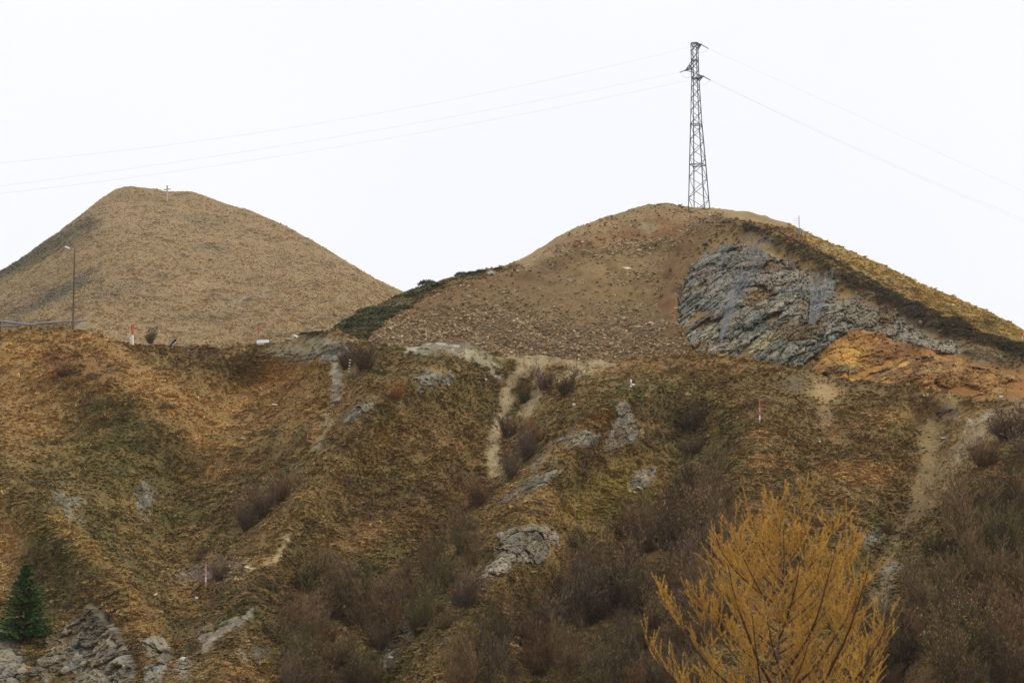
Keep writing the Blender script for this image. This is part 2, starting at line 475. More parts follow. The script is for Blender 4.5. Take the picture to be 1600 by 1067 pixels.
# ---------------------------------------------------------------- mid hill
mid_crest = interp([(-1400,1100),(-400,900),(200,640),(400,560),(470,535),(510,518),(535,504),(560,490),(600,475),(632,459),(660,447),(680,441),(720,430),(760,420),(795,413),(830,395),(870,372),(900,356),(940,342),(980,330),(1010,323),(1040,320),(1080,322),(1120,324),(1160,329),(1200,339),(1240,351),(1265,363),(1300,380),(1340,398),(1400,421),(1450,447),(1500,469),(1550,493),(1600,518),(1750,588),(2000,680),(3000,1000)])
mid_d = tps([(505,520,214),(632,459,238),(795,414,249),(900,355,252),(1010,323,255),(1100,322,255),(1200,338,250),(1300,380,240),(1400,425,228),(1500,475,218),(1600,522,208),(1750,590,200),(2200,760,190),
    (500,560,200),(600,560,198),(800,580,196),(1000,580,196),(1080,560,194),(1150,575,188),(1250,590,184),(1300,605,182),(1400,615,180),(1500,635,178),(1600,640,176),(1750,660,172),(2200,800,168),
    (600,520,210),(700,480,223),(800,480,222),(900,450,229),(1000,450,229),(1045,450,227),(1045,380,241),(900,520,208),(1000,380,244),(1050,520,205),
    (1130,362,237),(1200,390,224),(1290,426,213),(1350,452,208),(1400,480,203),(1500,527,195),(1600,568,187),
    (1085,450,216),(1150,450,208),(1200,480,200),(1300,500,194),(1350,540,188),(1450,560,184),(1550,590,181),(1110,530,196),
    (400,600,195),(100,700,200),(-400,900,215),(-1200,1100,240)], lam=0.05)
def mid_depth(px, row):
    row = np.asarray(row, float)
    c = mid_crest(px)
    return mid_d(px, row) + 5.0 * np.exp(-np.maximum(row - c, 0) / 9.0)
SCREE = [(560, 548), (600, 505), (660, 470), (720, 448), (800, 425), (860, 385), (960, 372), (1030, 360), (1080, 345), (1130, 340), (1120, 360), (1090, 390), (1066, 430), (1060, 480), (1080, 540), (1060, 590), (560, 590)]
CLIFF = [(1058, 492), (1064, 445), (1076, 408), (1098, 384), (1128, 364), (1160, 368), (1210, 384), (1250, 408), (1300, 436), (1345, 458), (1400, 482), (1440, 504), (1480, 522), (1520, 541), (1500, 548), (1450, 540), (1400, 524), (1350, 508), (1325, 514), (1295, 535), (1262, 560), (1250, 582), (1200, 575), (1140, 560), (1090, 548), (1075, 525)]
ORANGE = [(1250, 588), (1258, 566), (1285, 542), (1320, 516), (1350, 508), (1395, 520), (1440, 545), (1465, 538), (1500, 550), (1560, 566), (1640, 572), (1750, 610), (1750, 680), (1600, 650), (1400, 625), (1250, 600)]
LIP = [(1150, 362), (1190, 369), (1235, 391), (1262, 408), (1300, 432), (1340, 448), (1380, 467), (1420, 489), (1460, 508), (1500, 522), (1550, 544), (1600, 562), (1700, 600)]
def mid_disp(px, row, P):
    h = 0.5 * fbm(P, 0.1, 3, 33) + 0.22 * fbm(P, 0.5, 3, 39) + 0.08 * fbm(P, 2.0, 2, 35)
    # rills and slumps on the scree
    Q = P @ np.array([[1.0, 0.5, 0.0], [0.0, 0.12, 0], [0.35, 0, 0.25]]).T
    sc = sstep(-10, 10, sdist(px, row, SCREE))
    h = h + 0.3 * np.exp(-((px - 1020) / 160) ** 2) * np.exp(-np.maximum(row - mid_crest(px), 0) / 6) * fbm(P, 0.9, 3, 47)
    h = h + sc * (0.55 * fbm(Q, 0.6, 3, 44) + 0.25 * fbm(P, 0.9, 3, 46))
    sx, sy = px + 0.0, row + 0.0
    a = sstep(-5, 4, sdist(px, row, ORANGE)); c = sstep(-5, 4, sdist(px, row, CLIFF))
    h = h - 1.0 * np.maximum(a, c)
    # overhanging turf lip
    h = h + 0.9 * np.exp(-((dist_line(px, row, [(x, y - 6) for x, y in LIP])) / 7.0) ** 2)
    # scooped cut at the top
    d = dist_line(px, row, [(940, 372), (1000, 366), (1050, 350), (1075, 345)])
    h = h - 0.9 * np.exp(-(d / 14.0) ** 2)
    return h
MDIR = np.array([0.0, -0.6, 0.8])
def mid_surf(px, row):
    P = unproj(px, row, mid_depth(px, row))
    return P + MDIR * mid_disp(px, row, P)[..., None]
MID_ITEMS = [
    ('p', SCREE, 8, (106, 85, 52), 0.95),
    ('e', 900, 470, 150, 40, -20, (116, 94, 58), 0.8), ('e', 990, 400, 60, 28, 0, (126, 104, 66), 0.8), ('e', 940, 420, 60, 25, -20, (124, 102, 64), 0.6),
    ('l', [(560, 545), (640, 490), (720, 455), (800, 430)], 14, (106, 80, 48), 0.8), ('e', 860, 420, 70, 16, -30, (108, 82, 50), 0.6),
    ('e', 760, 520, 160, 30, 0, (104, 82, 52), 0.7), ('e', 980, 530, 120, 30, 0, (112, 92, 64), 0.6),
    ('l', [(1120, 340), (1080, 375), (1048, 420), (1042, 470), (1056, 530), (1070, 560)], 18, (104, 77, 45), 0.95), ('l', [(1066, 400), (1050, 450), (1052, 500)], 6, (122, 92, 56), 0.6),
    ('l', [(1080, 345), (1130, 340), (1170, 352)], 10, (96, 76, 52), 0.9),
    ('l', [(1010, 378), (1050, 366), (1090, 352)], 6, (78, 64, 44), 0.8),
    # pale bare top with its rusty cut
    ('p', [(795, 405), (860, 374), (940, 338), (1040, 314), (1160, 322), (1245, 345), (1250, 362), (1180, 350), (1120, 338), (1060, 358), (1000, 376), (900, 385), (820, 420)], 10, (142, 121, 84), 0.9), ('l', [(870, 385), (960, 345), (1040, 330), (1100, 335)], 7, (122, 98, 64), 0.5), ('l', [(1100, 330), (1180, 338), (1235, 356)], 5, (130, 108, 70), 0.6),
    ('l', [(900, 384), (960, 364), (1000, 352), (1040, 342), (1070, 345)], 10, (122, 90, 54), 0.9), ('l', [(940, 372), (985, 366), (1040, 356), (1060, 352)], 7, (120, 82, 46), 0.9),
    ('e', 1010, 350, 16, 6, 0, (138, 130, 96), 0.7), ('e', 900, 368, 60, 6, -25, (136, 112, 74), 0.7), ('e', 985, 372, 50, 6, 0, (144, 124, 88), 0.6),
    ('l', [(1000, 321), (1040, 319), (1065, 320)], 2.0, (84, 66, 50), 0.9),
    # evergreen flank on the left
    ('p', [(490, 530), (535, 504), (600, 474), (660, 446), (700, 434), (720, 432), (680, 455), (640, 480), (600, 505), (565, 540)], 5, (92, 84, 50), 0.9),
    ('p', [(690, 436), (795, 410), (800, 418), (760, 432), (700, 446)], 3, (134, 116, 70), 0.9), ('e', 750, 428, 40, 4, -15, (66, 68, 40), 0.8),
    ('e', 675, 443, 9, 4, -15, (185, 180, 165), 0.9), ('e', 765, 428, 7, 3, 0, (180, 175, 160), 0.9),
    # golden grass shoulder on the right and eroded strip
    ('p', [(1240, 350), (1300, 376), (1400, 420), (1600, 515), (1800, 605), (1800, 630), (1640, 568), (1500, 520), (1400, 470), (1340, 430), (1290, 400), (1230, 368)], 4, (160, 134, 76), 0.95),
    ('l', [(1300, 395), (1400, 445), (1500, 500), (1600, 550)], 5, (132, 110, 62), 0.5), ('e', 1545, 508, 14, 8, 0, (86, 88, 46), 0.7), ('e', 1430, 462, 60, 4, 25, (140, 110, 66), 0.6),
    ('l', [(1170, 352), (1220, 366), (1270, 392), (1310, 415)], 11, (128, 100, 62), 0.8), ('l', [(1190, 362), (1230, 372), (1262, 390)], 4, (114, 78, 48), 0.7),
    ('l', [(1200, 378), (1260, 405), (1310, 428), (1350, 440)], 9, (140, 114, 62), 0.9),
    ('l', [(1250, 385), (1310, 410), (1370, 448)], 3, (84, 68, 46), 0.8), ('l', [(1160, 358), (1210, 382), (1240, 398)], 2.5, (80, 68, 52), 0.7),
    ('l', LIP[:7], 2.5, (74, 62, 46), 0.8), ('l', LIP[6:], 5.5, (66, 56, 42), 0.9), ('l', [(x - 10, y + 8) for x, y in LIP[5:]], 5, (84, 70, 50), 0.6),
    ('p', [(1330, 450), (1380, 475), (1420, 498), (1460, 516), (1560, 556), (1600, 572), (1500, 552), (1440, 545), (1380, 530), (1330, 515)], 6, (120, 104, 78), 0.95),
    ('l', [(1400, 508), (1440, 522), (1500, 541), (1560, 560)], 6, (150, 138, 110), 0.8), ('e', 1385, 482, 34, 8, 22, (92, 72, 46), 0.75), ('e', 1430, 530, 20, 6, 10, (128, 124, 112), 0.8),
    ('p', ORANGE, 4, (150, 104, 50), 0.95), ('e', 1530, 595, 90, 28, 10, (128, 90, 46), 0.8),
]
def mid_color(px, row, P):
    n1 = fbm(P, 0.3, 3, 200)[..., None]; n2 = fbm(P, 1.2, 3, 210)[..., None]
    c = A(128, 104, 62) + 0 * n1
    x, y = wob(px, row, P, 7, 0.4)
    c = paint(c, x, y, MID_ITEMS)
    c = c * (1 + 0.22 * n1 + 0.28 * n2)
    return np.clip(c, 0.004, 0.9)

# ---------------------------------------------------------------- far hill
far_crest = interp([(-1600,900),(-600,640),(-200,510),(-60,450),(0,424),(60,386),(110,350),(150,323),(170,309),(190,299),(220,298),(262,302),(305,303),(340,316),(400,335),(450,360),(500,388),(550,418),(600,447),(632,459),(700,495),(900,580),(1300,700),(3000,1100)])
far_d = tps([(-60,455,470),(0,425,478),(190,300,500),(300,303,500),(450,360,478),(632,459,440),(900,580,400),(-600,640,430),
    (-600,760,360),(0,560,352),(200,570,340),(400,570,338),(630,560,346),(900,640,340),(0,500,392),(200,420,415),(300,420,418),(450,450,405),(120,380,455),(550,500,375)], lam=0.1)
def far_disp(P):
    Q = P * np.array([0.35, 0.35, 1.3])
    h = 1.6 * fbm(P, 0.02, 3, 70) + 0.5 * fbm(P, 0.12, 3, 71)
    st = fbm(P * np.array([0.35, 0.5, 1.6]) + P[..., :1] * np.array([0, 0, 0.18]), 0.8, 3, 75)
    return h + 0.5 * (1 - np.abs(st)) + 0.12 * fbm(Q, 2.2, 2, 76)
def far_surf(px, row):
    row = np.asarray(row, float)
    d = far_d(px, row) + 8.0 * np.exp(-np.maximum(row - far_crest(px), 0) / 9.0)
    P = unproj(px, row, d)
    return P + MDIR * far_disp(P)[..., None]
FAR_ITEMS = [
    ('l', [(0, 432), (60, 396), (100, 375), (140, 352)], 13, (88, 82, 58), 0.95), ('e', 130, 370, 36, 10, -35, (116, 102, 78), 0.6),
    ('e', 60, 470, 80, 24, -20, (122, 104, 80), 0.6), ('e', 90, 465, 60, 9, -25, (92, 86, 68), 0.85), ('e', 125, 440, 26, 8, -35, (98, 92, 76), 0.7),
    ('e', 40, 492, 50, 6, -10, (104, 94, 74), 0.6), ('e', 170, 465, 70, 6, -15, (124, 108, 84), 0.7), ('e', 300, 345, 40, 4, 15, (116, 106, 82), 0.7),
    ('e', 330, 385, 30, 6, 5, (108, 102, 78), 0.7), ('e', 320, 498, 50, 10, -5, (122, 106, 76), 0.6), ('e', 390, 470, 50, 5, -15, (150, 134, 112), 0.8), ('e', 380, 480, 5, 14, 10, (150, 136, 116), 0.7),
    ('e', 220, 315, 60, 7, 5, (132, 112, 82), 0.6), ('e', 440, 440, 60, 8, 15, (134, 112, 78), 0.5), ('e', 50, 515, 60, 7, 0, (96, 78, 50), 0.8),
]
def far_color(px, row, P):
    n1 = fbm(P, 0.06, 3, 300)[..., None]
    n2 = fbm(P * np.array([0.4, 0.5, 1.5]) + P[..., :1] * np.array([0, 0, 0.18]), 0.7, 4, 310)[..., None]
    c = A(148, 126, 90) + 0 * n1
    k = sstep(0.0, 0.5, n1); c = c * (1 - k) + A(158, 134, 100) * k
    k = 0.65 * sstep(0.02, 0.5, n2); c = c * (1 - k) + A(120, 106, 76) * k
    k = 0.4 * sstep(0.05, 0.6, -n2); c = c * (1 - k) + A(164, 138, 100) * k
    x, y = wob(px, row, P, 10, 0.12)
    c = paint(c, x, y, FAR_ITEMS)
    return 0.86 * c * np.array([1.03, 1.0, 0.94]) * (1 + 0.12 * n2)

# ---------------------------------------------------------------- build the sheets
def mid_mask(px, row, P):
    m = 1 - sstep(-4, 3, sdist(px, row, SCREE)) * 0.98
    m = m * (1 - 0.97 * sstep(-4, 2, sdist(px, row, CLIFF))) * (1 - sstep(-4, 2, sdist(px, row, ORANGE)))
    top = sstep(-3, 3, sdist(px, row, [(795, 405), (860, 370), (940, 336), (1040, 310), (1160, 320), (1225, 338), (1235, 358), (1180, 350), (1120, 338), (1060, 358), (1000, 376), (900, 385), (820, 420)]))
    return m * (1 - 0.985 * top)
def build_sheet(name, surf, crest, color, mat, pxs, n_vis, bottom, back, n_bot=0, bot=None, under=None):
    s = np.linspace(0, 1, n_vis)
    cr = crest(pxs)
    rows = cr[:, None] + s[None] * (bottom - cr[:, None])
    if n_bot:
        rows = np.concatenate([rows, bottom + (bot - bottom) * np.linspace(0, 1, n_bot + 1)[None, 1:] + 0 * cr[:, None]], 1)
    PX = np.broadcast_to(pxs[:, None], rows.shape)
    P = surf(PX, rows)
    C = color(PX, rows, P)
    if under is not None: C = C * under(PX, rows, P)[..., None]  # darkens ground colour under grass: bare soil tone plus painted shade of the thatch
    top = P[:, :1]
    dirx = (top[..., 0] / top[..., 1])
    bp = []
    for dy, dz in back:
        q = top.copy(); q[..., 1] += dy; q[..., 0] += dirx * dy; q[..., 2] += dz
        if abs(dz) < 30: q = q + np.array([0, 0, 1]) * (0.25 * fbm(q, 0.5, 3, 8))[..., None]
        bp.append(q)
    Pb = np.concatenate(bp[::-1], 1)
    Cb = np.repeat(C[:, :1], Pb.shape[1], 1)
    V = np.concatenate([Pb, P], 1); C = np.concatenate([Cb, C], 1)
    nx, ny = V.shape[:2]
    idx = np.arange(nx * ny).reshape(nx, ny)
    Fq = np.stack([idx[:-1, :-1], idx[:-1, 1:], idx[1:, 1:], idx[1:, :-1]], -1).reshape(-1, 4)
    me = np_mesh(name, V.reshape(-1, 3), Fq, C.reshape(-1, 3))
    return link(name, me, mat, kind='structure')

def spaced(a, b, step, lo, hi, cstep):
    return np.concatenate([np.arange(lo, a, cstep), np.arange(a, b, step), np.arange(b, hi + cstep, cstep)]).astype(float)

build_sheet('near_hillside', near_surf, near_crest, near_color, M_ground, spaced(-180, 1790, 2.6, -1400, 3000, 40), 200, 1080,
            [(0.6, -0.05), (1.5, -0.25), (4, -0.4), (10, 0.0), (18, 0.6), (30, 1.2), (60, -2), (120, -12), (260, -34)], 14, 1560, lambda x, y, P: 0.78 + 0.2 * bare_mask(x, y, P))
build_sheet('rocky_hill', mid_surf, mid_crest, mid_color, M_ground, spaced(440, 1760, 1.9, -1400, 3000, 40), 150, 650 if False else 660,
            [(1.5, -0.1), (4, -0.5), (10, -2), (30, -10), (80, -34), (200, -75)], 0, None, lambda x, y, P: 1 - 0.3 * np.clip(mid_mask(x, y, P), 0, 1))
build_sheet('far_hill', far_surf, far_crest, far_color, M_far, spaced(-60, 700, 1.8, -1600, 3000, 40), 170, 600,
            [(3, -0.2), (8, -1), (25, -6), (90, -40), (300, -110)], 0, None, lambda x, y, P: 0.88 + 0 * x)
# valley floor: one wide sheet to the horizon, with the bank the photograph was taken from
def valley():
    r = np.concatenate([np.linspace(0, 60, 50), np.geomspace(64, 5000, 40)])
    th = np.linspace(0, 2 * math.pi, 97)[:-1]
    X = r[:, None] * np.cos(th); Y = r[:, None] * np.sin(th)
    Z = -13.0 + 11.4 * (1 - sstep(4, 42, r))[:, None] + 0 * X
    P = np.stack([X, Y, Z], -1)
    P[..., 2] += 0.3 * fbm(P, 0.3, 3, 5) * (r > 3)[:, None]
    C = A(90, 72, 42) * (1 + 0.3 * fbm(P, 0.15, 3, 6))[..., None]
    n, m = X.shape
    idx = np.arange(n * m).reshape(n, m)
    nx = np.roll(idx, -1, 1)
    Fq = np.stack([idx[:-1], idx[1:], nx[1:], nx[:-1]], -1).reshape(-1, 4)
    link('valley_ground', np_mesh('valley_ground', P.reshape(-1, 3), Fq, C.reshape(-1, 3)), M_ground, kind='structure')
valley()

# ---------------------------------------------------------------- rock patches
def grad_normal(surf, px, row, e=3.0):
    a = surf(px + e, row) - surf(px - e, row)
    b = surf(px, row + e) - surf(px, row - e)
    n = np.cross(b, a)
    n = n / (np.linalg.norm(n, axis=-1, keepdims=True) + 1e-9)
    return np.where(n[..., 1:2] > 0.2, -n, n)

def strat(P, ang, stretch, f):
    """coordinates stretched along the foliation, which climbs to the right at ang degrees"""
    a = R(ang)
    u = P[..., 0] * math.cos(a) + P[..., 2] * math.sin(a)
    v = -P[..., 0] * math.sin(a) + P[..., 2] * math.cos(a)
    return np.stack([u * f / stretch, P[..., 1] * f * 0.3, v * f], -1)

def rock_patch(name, surf, poly, step, amp, ang, palette, f=0.9, stretch=2.6, bury=0.9, edge=9, label=None, cat=None, kind=None, seed=0, items=None, rough=1.0, grass=None, mat=None, crack=1.0, soft=0.38):
    xs = [p[0] for p in poly]; ys = [p[1] for p in poly]
    px, row = np.meshgrid(np.arange(min(xs) - 10, max(xs) + 10, step), np.arange(min(ys) - 10, max(ys) + 10, step), indexing='ij')
    B = surf(px, row)
    nrm = grad_normal(surf, px, row, 5.0)
    nrm = nrm * 0.2 + np.array([-0.12, -0.95, -0.12]); nrm = nrm / np.linalg.norm(nrm, axis=-1, keepdims=True)
    wx, wy = wob(px, row, B, 9, 0.5)
    wx, wy = wob(wx, wy, B, 5, 1.6)
    sd = sdist(wx, wy, poly)
    v1, t1, e1, id1 = facets(strat(B, ang, stretch, f) + 0.25 * fbm(B, 0.8, 2, seed + 3)[..., None], seed)
    v2, t2, e2, id2 = facets(strat(B, ang, stretch * 1.2, f * 2.7) + 0.2 * fbm(B, 2.0, 2, seed + 4)[..., None], seed + 50)
    h = amp * (0.55 * v1 + 0.9 * t1) + amp * 0.36 * (0.5 * v2 + 0.9 * t2)
    h = h - crack * amp * 0.4 * np.exp(-(e1 / 0.07) ** 2) - crack * amp * 0.18 * np.exp(-(e2 / 0.09) ** 2)
    v3, t3, e3, id3 = facets(strat(B, ang, stretch, f * 6.5) + 0.2 * fbm(B, 4.0, 2, seed + 5)[..., None], seed + 90)
    h = h + amp * 0.22 * (0.5 * v3 + 0.9 * t3 - 0.5 * np.exp(-(e3 / 0.12) ** 2))
    h = 0.85 * h * rough + amp * soft * fbm(strat(B, ang, stretch, 0.5), 1.0, 4, seed + 9) + 0.04 * fbm(B, 6, 2, seed)
    k = sstep(-edge * 0.6, edge, sd)
    off = -bury * (1 - k) + (h + 0.25 * amp) * k
    if grass and kind is None: off = off - 1.5 * amp * grass * k * sstep(-0.05, 0.35, fbm(strat(B, ang, 2.2, 0.9), 1.0, 3, seed + 60))
    V = B + nrm * off[..., None]
    pal = np.array([A(*c) for c in palette])
    pi = np.clip((id1 * 0.65 + id2 * 0.35 + 0.25 * fbm(B, 0.25, 3, seed + 20)) * len(pal), 0, len(pal) - 1.001)
    i0 = pi.astype(int); fr = (pi - i0)[..., None]
    C = pal[i0] * (1 - fr) + pal[np.minimum(i0 + 1, len(pal) - 1)] * fr
    C = C * 0.92 * (0.66 + 0.36 * id2[..., None] + 0.36 * id3[..., None]) * (1 + 0.25 * fbm(B, 3.0, 3, seed + 30))[..., None]
    if items: C = paint(C, wx, wy, items) * (0.85 + 0.3 * id2[..., None])
    if grass:
        gm = (sstep(0.15, 0.4, fbm(strat(B, ang, 2, 0.5), 1.0, 3, seed + 40)) * grass)[..., None]
        C = C * (1 - gm) + A(112, 88, 50) * gm
    nx, ny = px.shape
    idx = np.arange(nx * ny).reshape(nx, ny)
    keep = (sd > -edge * 1.2)
    fk = keep[:-1, :-1] & keep[:-1, 1:] & keep[1:, 1:] & keep[1:, :-1]
    Fq = np.stack([idx[:-1, :-1], idx[:-1, 1:], idx[1:, 1:], idx[1:, :-1]], -1)[fk]
    used = np.unique(Fq); remap = np.full(nx * ny, -1); remap[used] = np.arange(len(used))
    me = np_mesh(name, V.reshape(-1, 3)[used], remap[Fq], C.reshape(-1, 3)[used], smooth=False)
    o = link(name, me, mat or M_rock, kind=kind, label=label, cat=cat)
    return o

GREY = [(74, 72, 60), (102, 99, 86), (126, 121, 106), (130, 119, 96), (108, 102, 86), (88, 80, 62)]
CLIFFP = [(88, 92, 88), (112, 114, 106), (130, 122, 102), (102, 105, 98), (140, 130, 108), (116, 102, 80), (122, 124, 118), (98, 92, 76)]
PALE = [(102, 92, 72), (130, 119, 97), (150, 137, 113), (124, 112, 90), (110, 100, 82)]
ORP = [(86, 60, 34), (140, 100, 46), (176, 134, 58), (120, 82, 38), (166, 134, 66), (104, 72, 38)]
rock_patch('rock_face', mid_surf, CLIFF, 1.0, 1.9, 40, CLIFFP, f=0.6, stretch=3.4, kind='structure', seed=5, grass=0.7, bury=1.2, edge=5,
    items=[('e', 1120, 455, 36, 40, 0, (128, 128, 116), 0.45), ('e', 1110, 525, 26, 16, -25, (170, 156, 132), 0.75), ('e', 1190, 525, 30, 9, -30, (172, 158, 116), 0.85),
           ('l', [(1080, 546), (1130, 552), (1200, 556), (1230, 556)], 8, (70, 74, 66), 0.85), ('e', 1230, 545, 18, 14, -20, (116, 114, 94), 0.8), ('l', [(1155, 500), (1190, 488), (1215, 478)], 5, (66, 66, 54), 0.7),
           ('e', 1155, 375, 30, 9, 15, (116, 96, 60), 0.6), ('e', 1185, 445, 24, 10, -30, (124, 98, 54), 0.75), ('e', 1370, 490, 60, 20, 20, (118, 104, 80), 0.8), ('e', 1460, 525, 50, 12, 20, (144, 132, 106), 0.8), ('e', 1400, 480, 40, 8, 22, (92, 74, 50), 0.8),
           ('e', 1370, 470, 26, 10, 20, (96, 76, 50), 0.7), ('e', 1290, 470, 30, 24, 0, (126, 116, 96), 0.4)])
rock_patch('orange_cutting', mid_surf, ORANGE, 1.25, 1.3, 28, ORP, f=0.7, stretch=2.6, rough=1.0, crack=0.5, soft=1.5, kind='structure', seed=15, bury=1.2, edge=5,
    items=[('e', 1325, 545, 40, 18, 20, (186, 140, 60), 0.75), ('e', 1320, 570, 20, 10, -20, (122, 112, 74), 0.8), ('e', 1380, 530, 40, 10, 20, (134, 82, 38), 0.6), ('e', 1270, 560, 18, 14, 0, (92, 62, 38), 0.75),
           ('e', 1530, 590, 80, 26, 10, (130, 92, 46), 0.75), ('l', [(1400, 532), (1440, 552), (1430, 575)], 8, (96, 64, 34), 0.6), ('e', 1300, 575, 14, 20, 30, (90, 62, 34), 0.6), ('e', 1410, 580, 30, 10, 30, (104, 80, 50), 0.6), ('e', 1460, 600, 40, 10, 10, (160, 116, 64), 0.6), ('l', [(1270, 588), (1340, 597), (1420, 606)], 5, (128, 106, 74), 0.7)])
ROCKS = [
    ([(770, 838), (800, 828), (830, 824), (862, 826), (886, 842), (868, 860), (854, 880), (815, 890), (790, 905), (757, 916), (745, 906), (768, 882), (784, 858)], 1.0, 35, PALE, 0.9, 2.0, 1.0, 'jagged pale grey rock outcrop standing alone in the grass above the shrubs', None),
    ([(40, 1100), (58, 1045), (80, 1005), (112, 968), (148, 950), (182, 978), (202, 1015), (214, 1050), (220, 1100)], 1.2, 60, GREY, 0.75, 1.8, 1.3, 'large grey rock outcrop at the bottom left, right of the dark spruce', 0.4),
    ([(215, 1005), (255, 1000), (270, 1020), (264, 1067), (264, 1100), (222, 1100), (226, 1040)], 1.2, 80, GREY, 0.7, 1.6, 1.1, 'narrow grey knobbly rock just right of the large bottom left outcrop', 0.3),
    ([(-50, 985), (5, 985), (34, 1008), (44, 1050), (42, 1100), (-50, 1100)], 1.2, 60, GREY, 0.8, 1.8, 1.1, 'grey rock under the dark spruce at the left edge', None),
    ([(298, 1003), (330, 976), (372, 960), (408, 940), (414, 946), (388, 972), (350, 1000), (322, 1032), (304, 1034), (312, 1008)], 1.0, 38, PALE, 0.6, 3.5, 0.6, 'smooth pale rock slab slanting through the grass in the gully, lower left', 0.3),
    ([(364, 1024), (396, 1004), (426, 1008), (432, 1020), (404, 1042), (370, 1044)], 1.2, 38, GREY, 0.8, 3, 0.45, 'low dark grey rock slab below the smooth pale slab in the gully', 0.5),
    ([(520, 666), (556, 636), (606, 612), (612, 618), (576, 652), (536, 676)], 1.2, 35, GREY, 1.1, 4, 0.55, 'thin foliated grey rock rib on the left flank of the centre spur', 0.5),
    ([(640, 600), (664, 582), (700, 580), (716, 600), (690, 622), (655, 624)], 1.2, 25, GREY, 1.1, 2.5, 0.6, 'broken dark grey rock knob near the top of the centre spur', 0.5),
    ([(776, 800), (800, 758), (832, 718), (868, 690), (912, 678), (942, 690), (900, 724), (862, 756), (820, 790)], 1.3, 42, GREY, 1.0, 2.4, 0.55, 'band of broken grey rock slanting up through the grass right of the sandy gully', 0.6),
    ([(934, 712), (952, 672), (962, 640), (978, 628), (996, 656), (1010, 690), (984, 706), (950, 724)], 1.2, 30, [(110, 100, 78), (132, 114, 84), (122, 116, 102), (98, 86, 64)], 1.2, 2.2, 0.5, 'brown slaty rock patch at the head of the grassy spur, above the yellow grass', 0.6),
    ([(974, 776), (984, 750), (1004, 732), (1026, 734), (1030, 752), (1006, 776)], 1.2, 30, PALE, 1.3, 2, 0.5, 'small pale rubble outcrop left of the tall dark shrub', 0.5),
    ([(1460, 652), (1478, 638), (1502, 648), (1498, 664), (1468, 670)], 1.2, 20, GREY, 0.8, 1.6, 0.6, 'rounded purplish grey rock beside the bare track on the right', 0.2),
    ([(78, 770), (96, 752), (126, 762), (136, 800), (134, 832), (112, 830), (92, 800)], 1.3, 120, GREY, 1.2, 2.2, 0.35, 'half buried grey rocks in green turf on the left spur', 0.75),
    ([(205, 770), (226, 755), (250, 768), (244, 800), (236, 832), (214, 820)], 1.3, 120, GREY, 1.2, 2.2, 0.3, 'scattered bluish rock bits in the turf right of the left spur', 0.8),
    ([(425, 552), (460, 542), (500, 540), (538, 541), (560, 552), (530, 568), (470, 570), (436, 566)], 1.2, 10, GREY, 1.3, 2.6, 0.45, 'low ledge of broken grey rock along the terrace edge, left of the dark bush', 0.5),
    ([(640, 552), (662, 545), (700, 543), (738, 550), (745, 560), (700, 560), (660, 562)], 1.2, 8, PALE, 1.0, 3, 0.35, 'pale grey rock rim on top of the centre spur below the scree', 0.2),
    ([(516, 590), (526, 582), (534, 596), (532, 622), (518, 628)], 1.0, 80, PALE, 1.6, 1.5, 0.35, 'pale stony strip in the small gully below the dark bush', 0.2),
    ([(266, 905), (300, 890), (350, 880), (382, 884), (360, 905), (330, 918), (286, 922)], 1.3, 20, [(104, 90, 72), (128, 112, 90), (90, 78, 60)], 1.0, 2.5, 0.4, 'flat brown rock bank beside the pink stake in the gully', 0.5),
    ([(1510, 660), (1560, 640), (1580, 645), (1540, 690), (1490, 735), (1478, 730)], 1.4, 50, [(140, 120, 86), (124, 106, 76), (150, 136, 110)], 1.1, 3.5, 0.4, 'tan slanting rock ribs right of the bare track', 0.5),
]
for i, (poly, step, ang, pal, f, st, amp, lab, gr) in enumerate(ROCKS):
    rock_patch('rock_outcrop', near_surf, poly, step, amp, ang, pal, f=f * 1.15, stretch=st, seed=100 + 7 * i, label=lab, cat='rock', bury=0.5 + amp * 0.4, edge=6, grass=gr)

# ---------------------------------------------------------------- scattering with geometry nodes (uncountable stuff only)
def gn_group(name, coll):
    g = bpy.data.node_groups.new(name, 'GeometryNodeTree')
    g.interface.new_socket('Geometry', in_out='INPUT', socket_type='NodeSocketGeometry')
    g.interface.new_socket('Geometry', in_out='OUTPUT', socket_type='NodeSocketGeometry')
    N, L = g.nodes, g.links
    gi = N.new('NodeGroupInput'); go = N.new('NodeGroupOutput')
    ip = N.new('GeometryNodeInstanceOnPoints')
    ci = N.new('GeometryNodeCollectionInfo')
    ci.inputs['Collection'].default_value = coll
    ci.inputs['Separate Children'].default_value = True
    ci.inputs['Reset Children'].default_value = True
    ip.inputs['Pick Instance'].default_value = True
    L.new(gi.outputs[0], ip.inputs['Points']); L.new(ci.outputs[0], ip.inputs['Instance'])
    def na(n, t):
        x = N.new('GeometryNodeInputNamedAttribute'); x.data_type = t; x.inputs['Name'].default_value = n
        return x
    a = na('idx', 'INT'); L.new(a.outputs[0], ip.inputs['Instance Index'])
    b = na('rot', 'FLOAT_VECTOR'); e = N.new('FunctionNodeEulerToRotation'); L.new(b.outputs[0], e.inputs[0]); L.new(e.outputs[0], ip.inputs['Rotation'])
    c = na('scl', 'FLOAT_VECTOR'); L.new(c.outputs[0], ip.inputs['Scale'])
    L.new(ip.outputs[0], go.inputs[0])
    return g

def protos(name, meshes, mat):
    c = bpy.data.collections.new(name)
    for i, me in enumerate(meshes):
        me.materials.clear(); me.materials.append(mat)
        o = bpy.data.objects.new('%s_%02d' % (name, i), me)
        c.objects.link(o)
    return c, len(meshes)

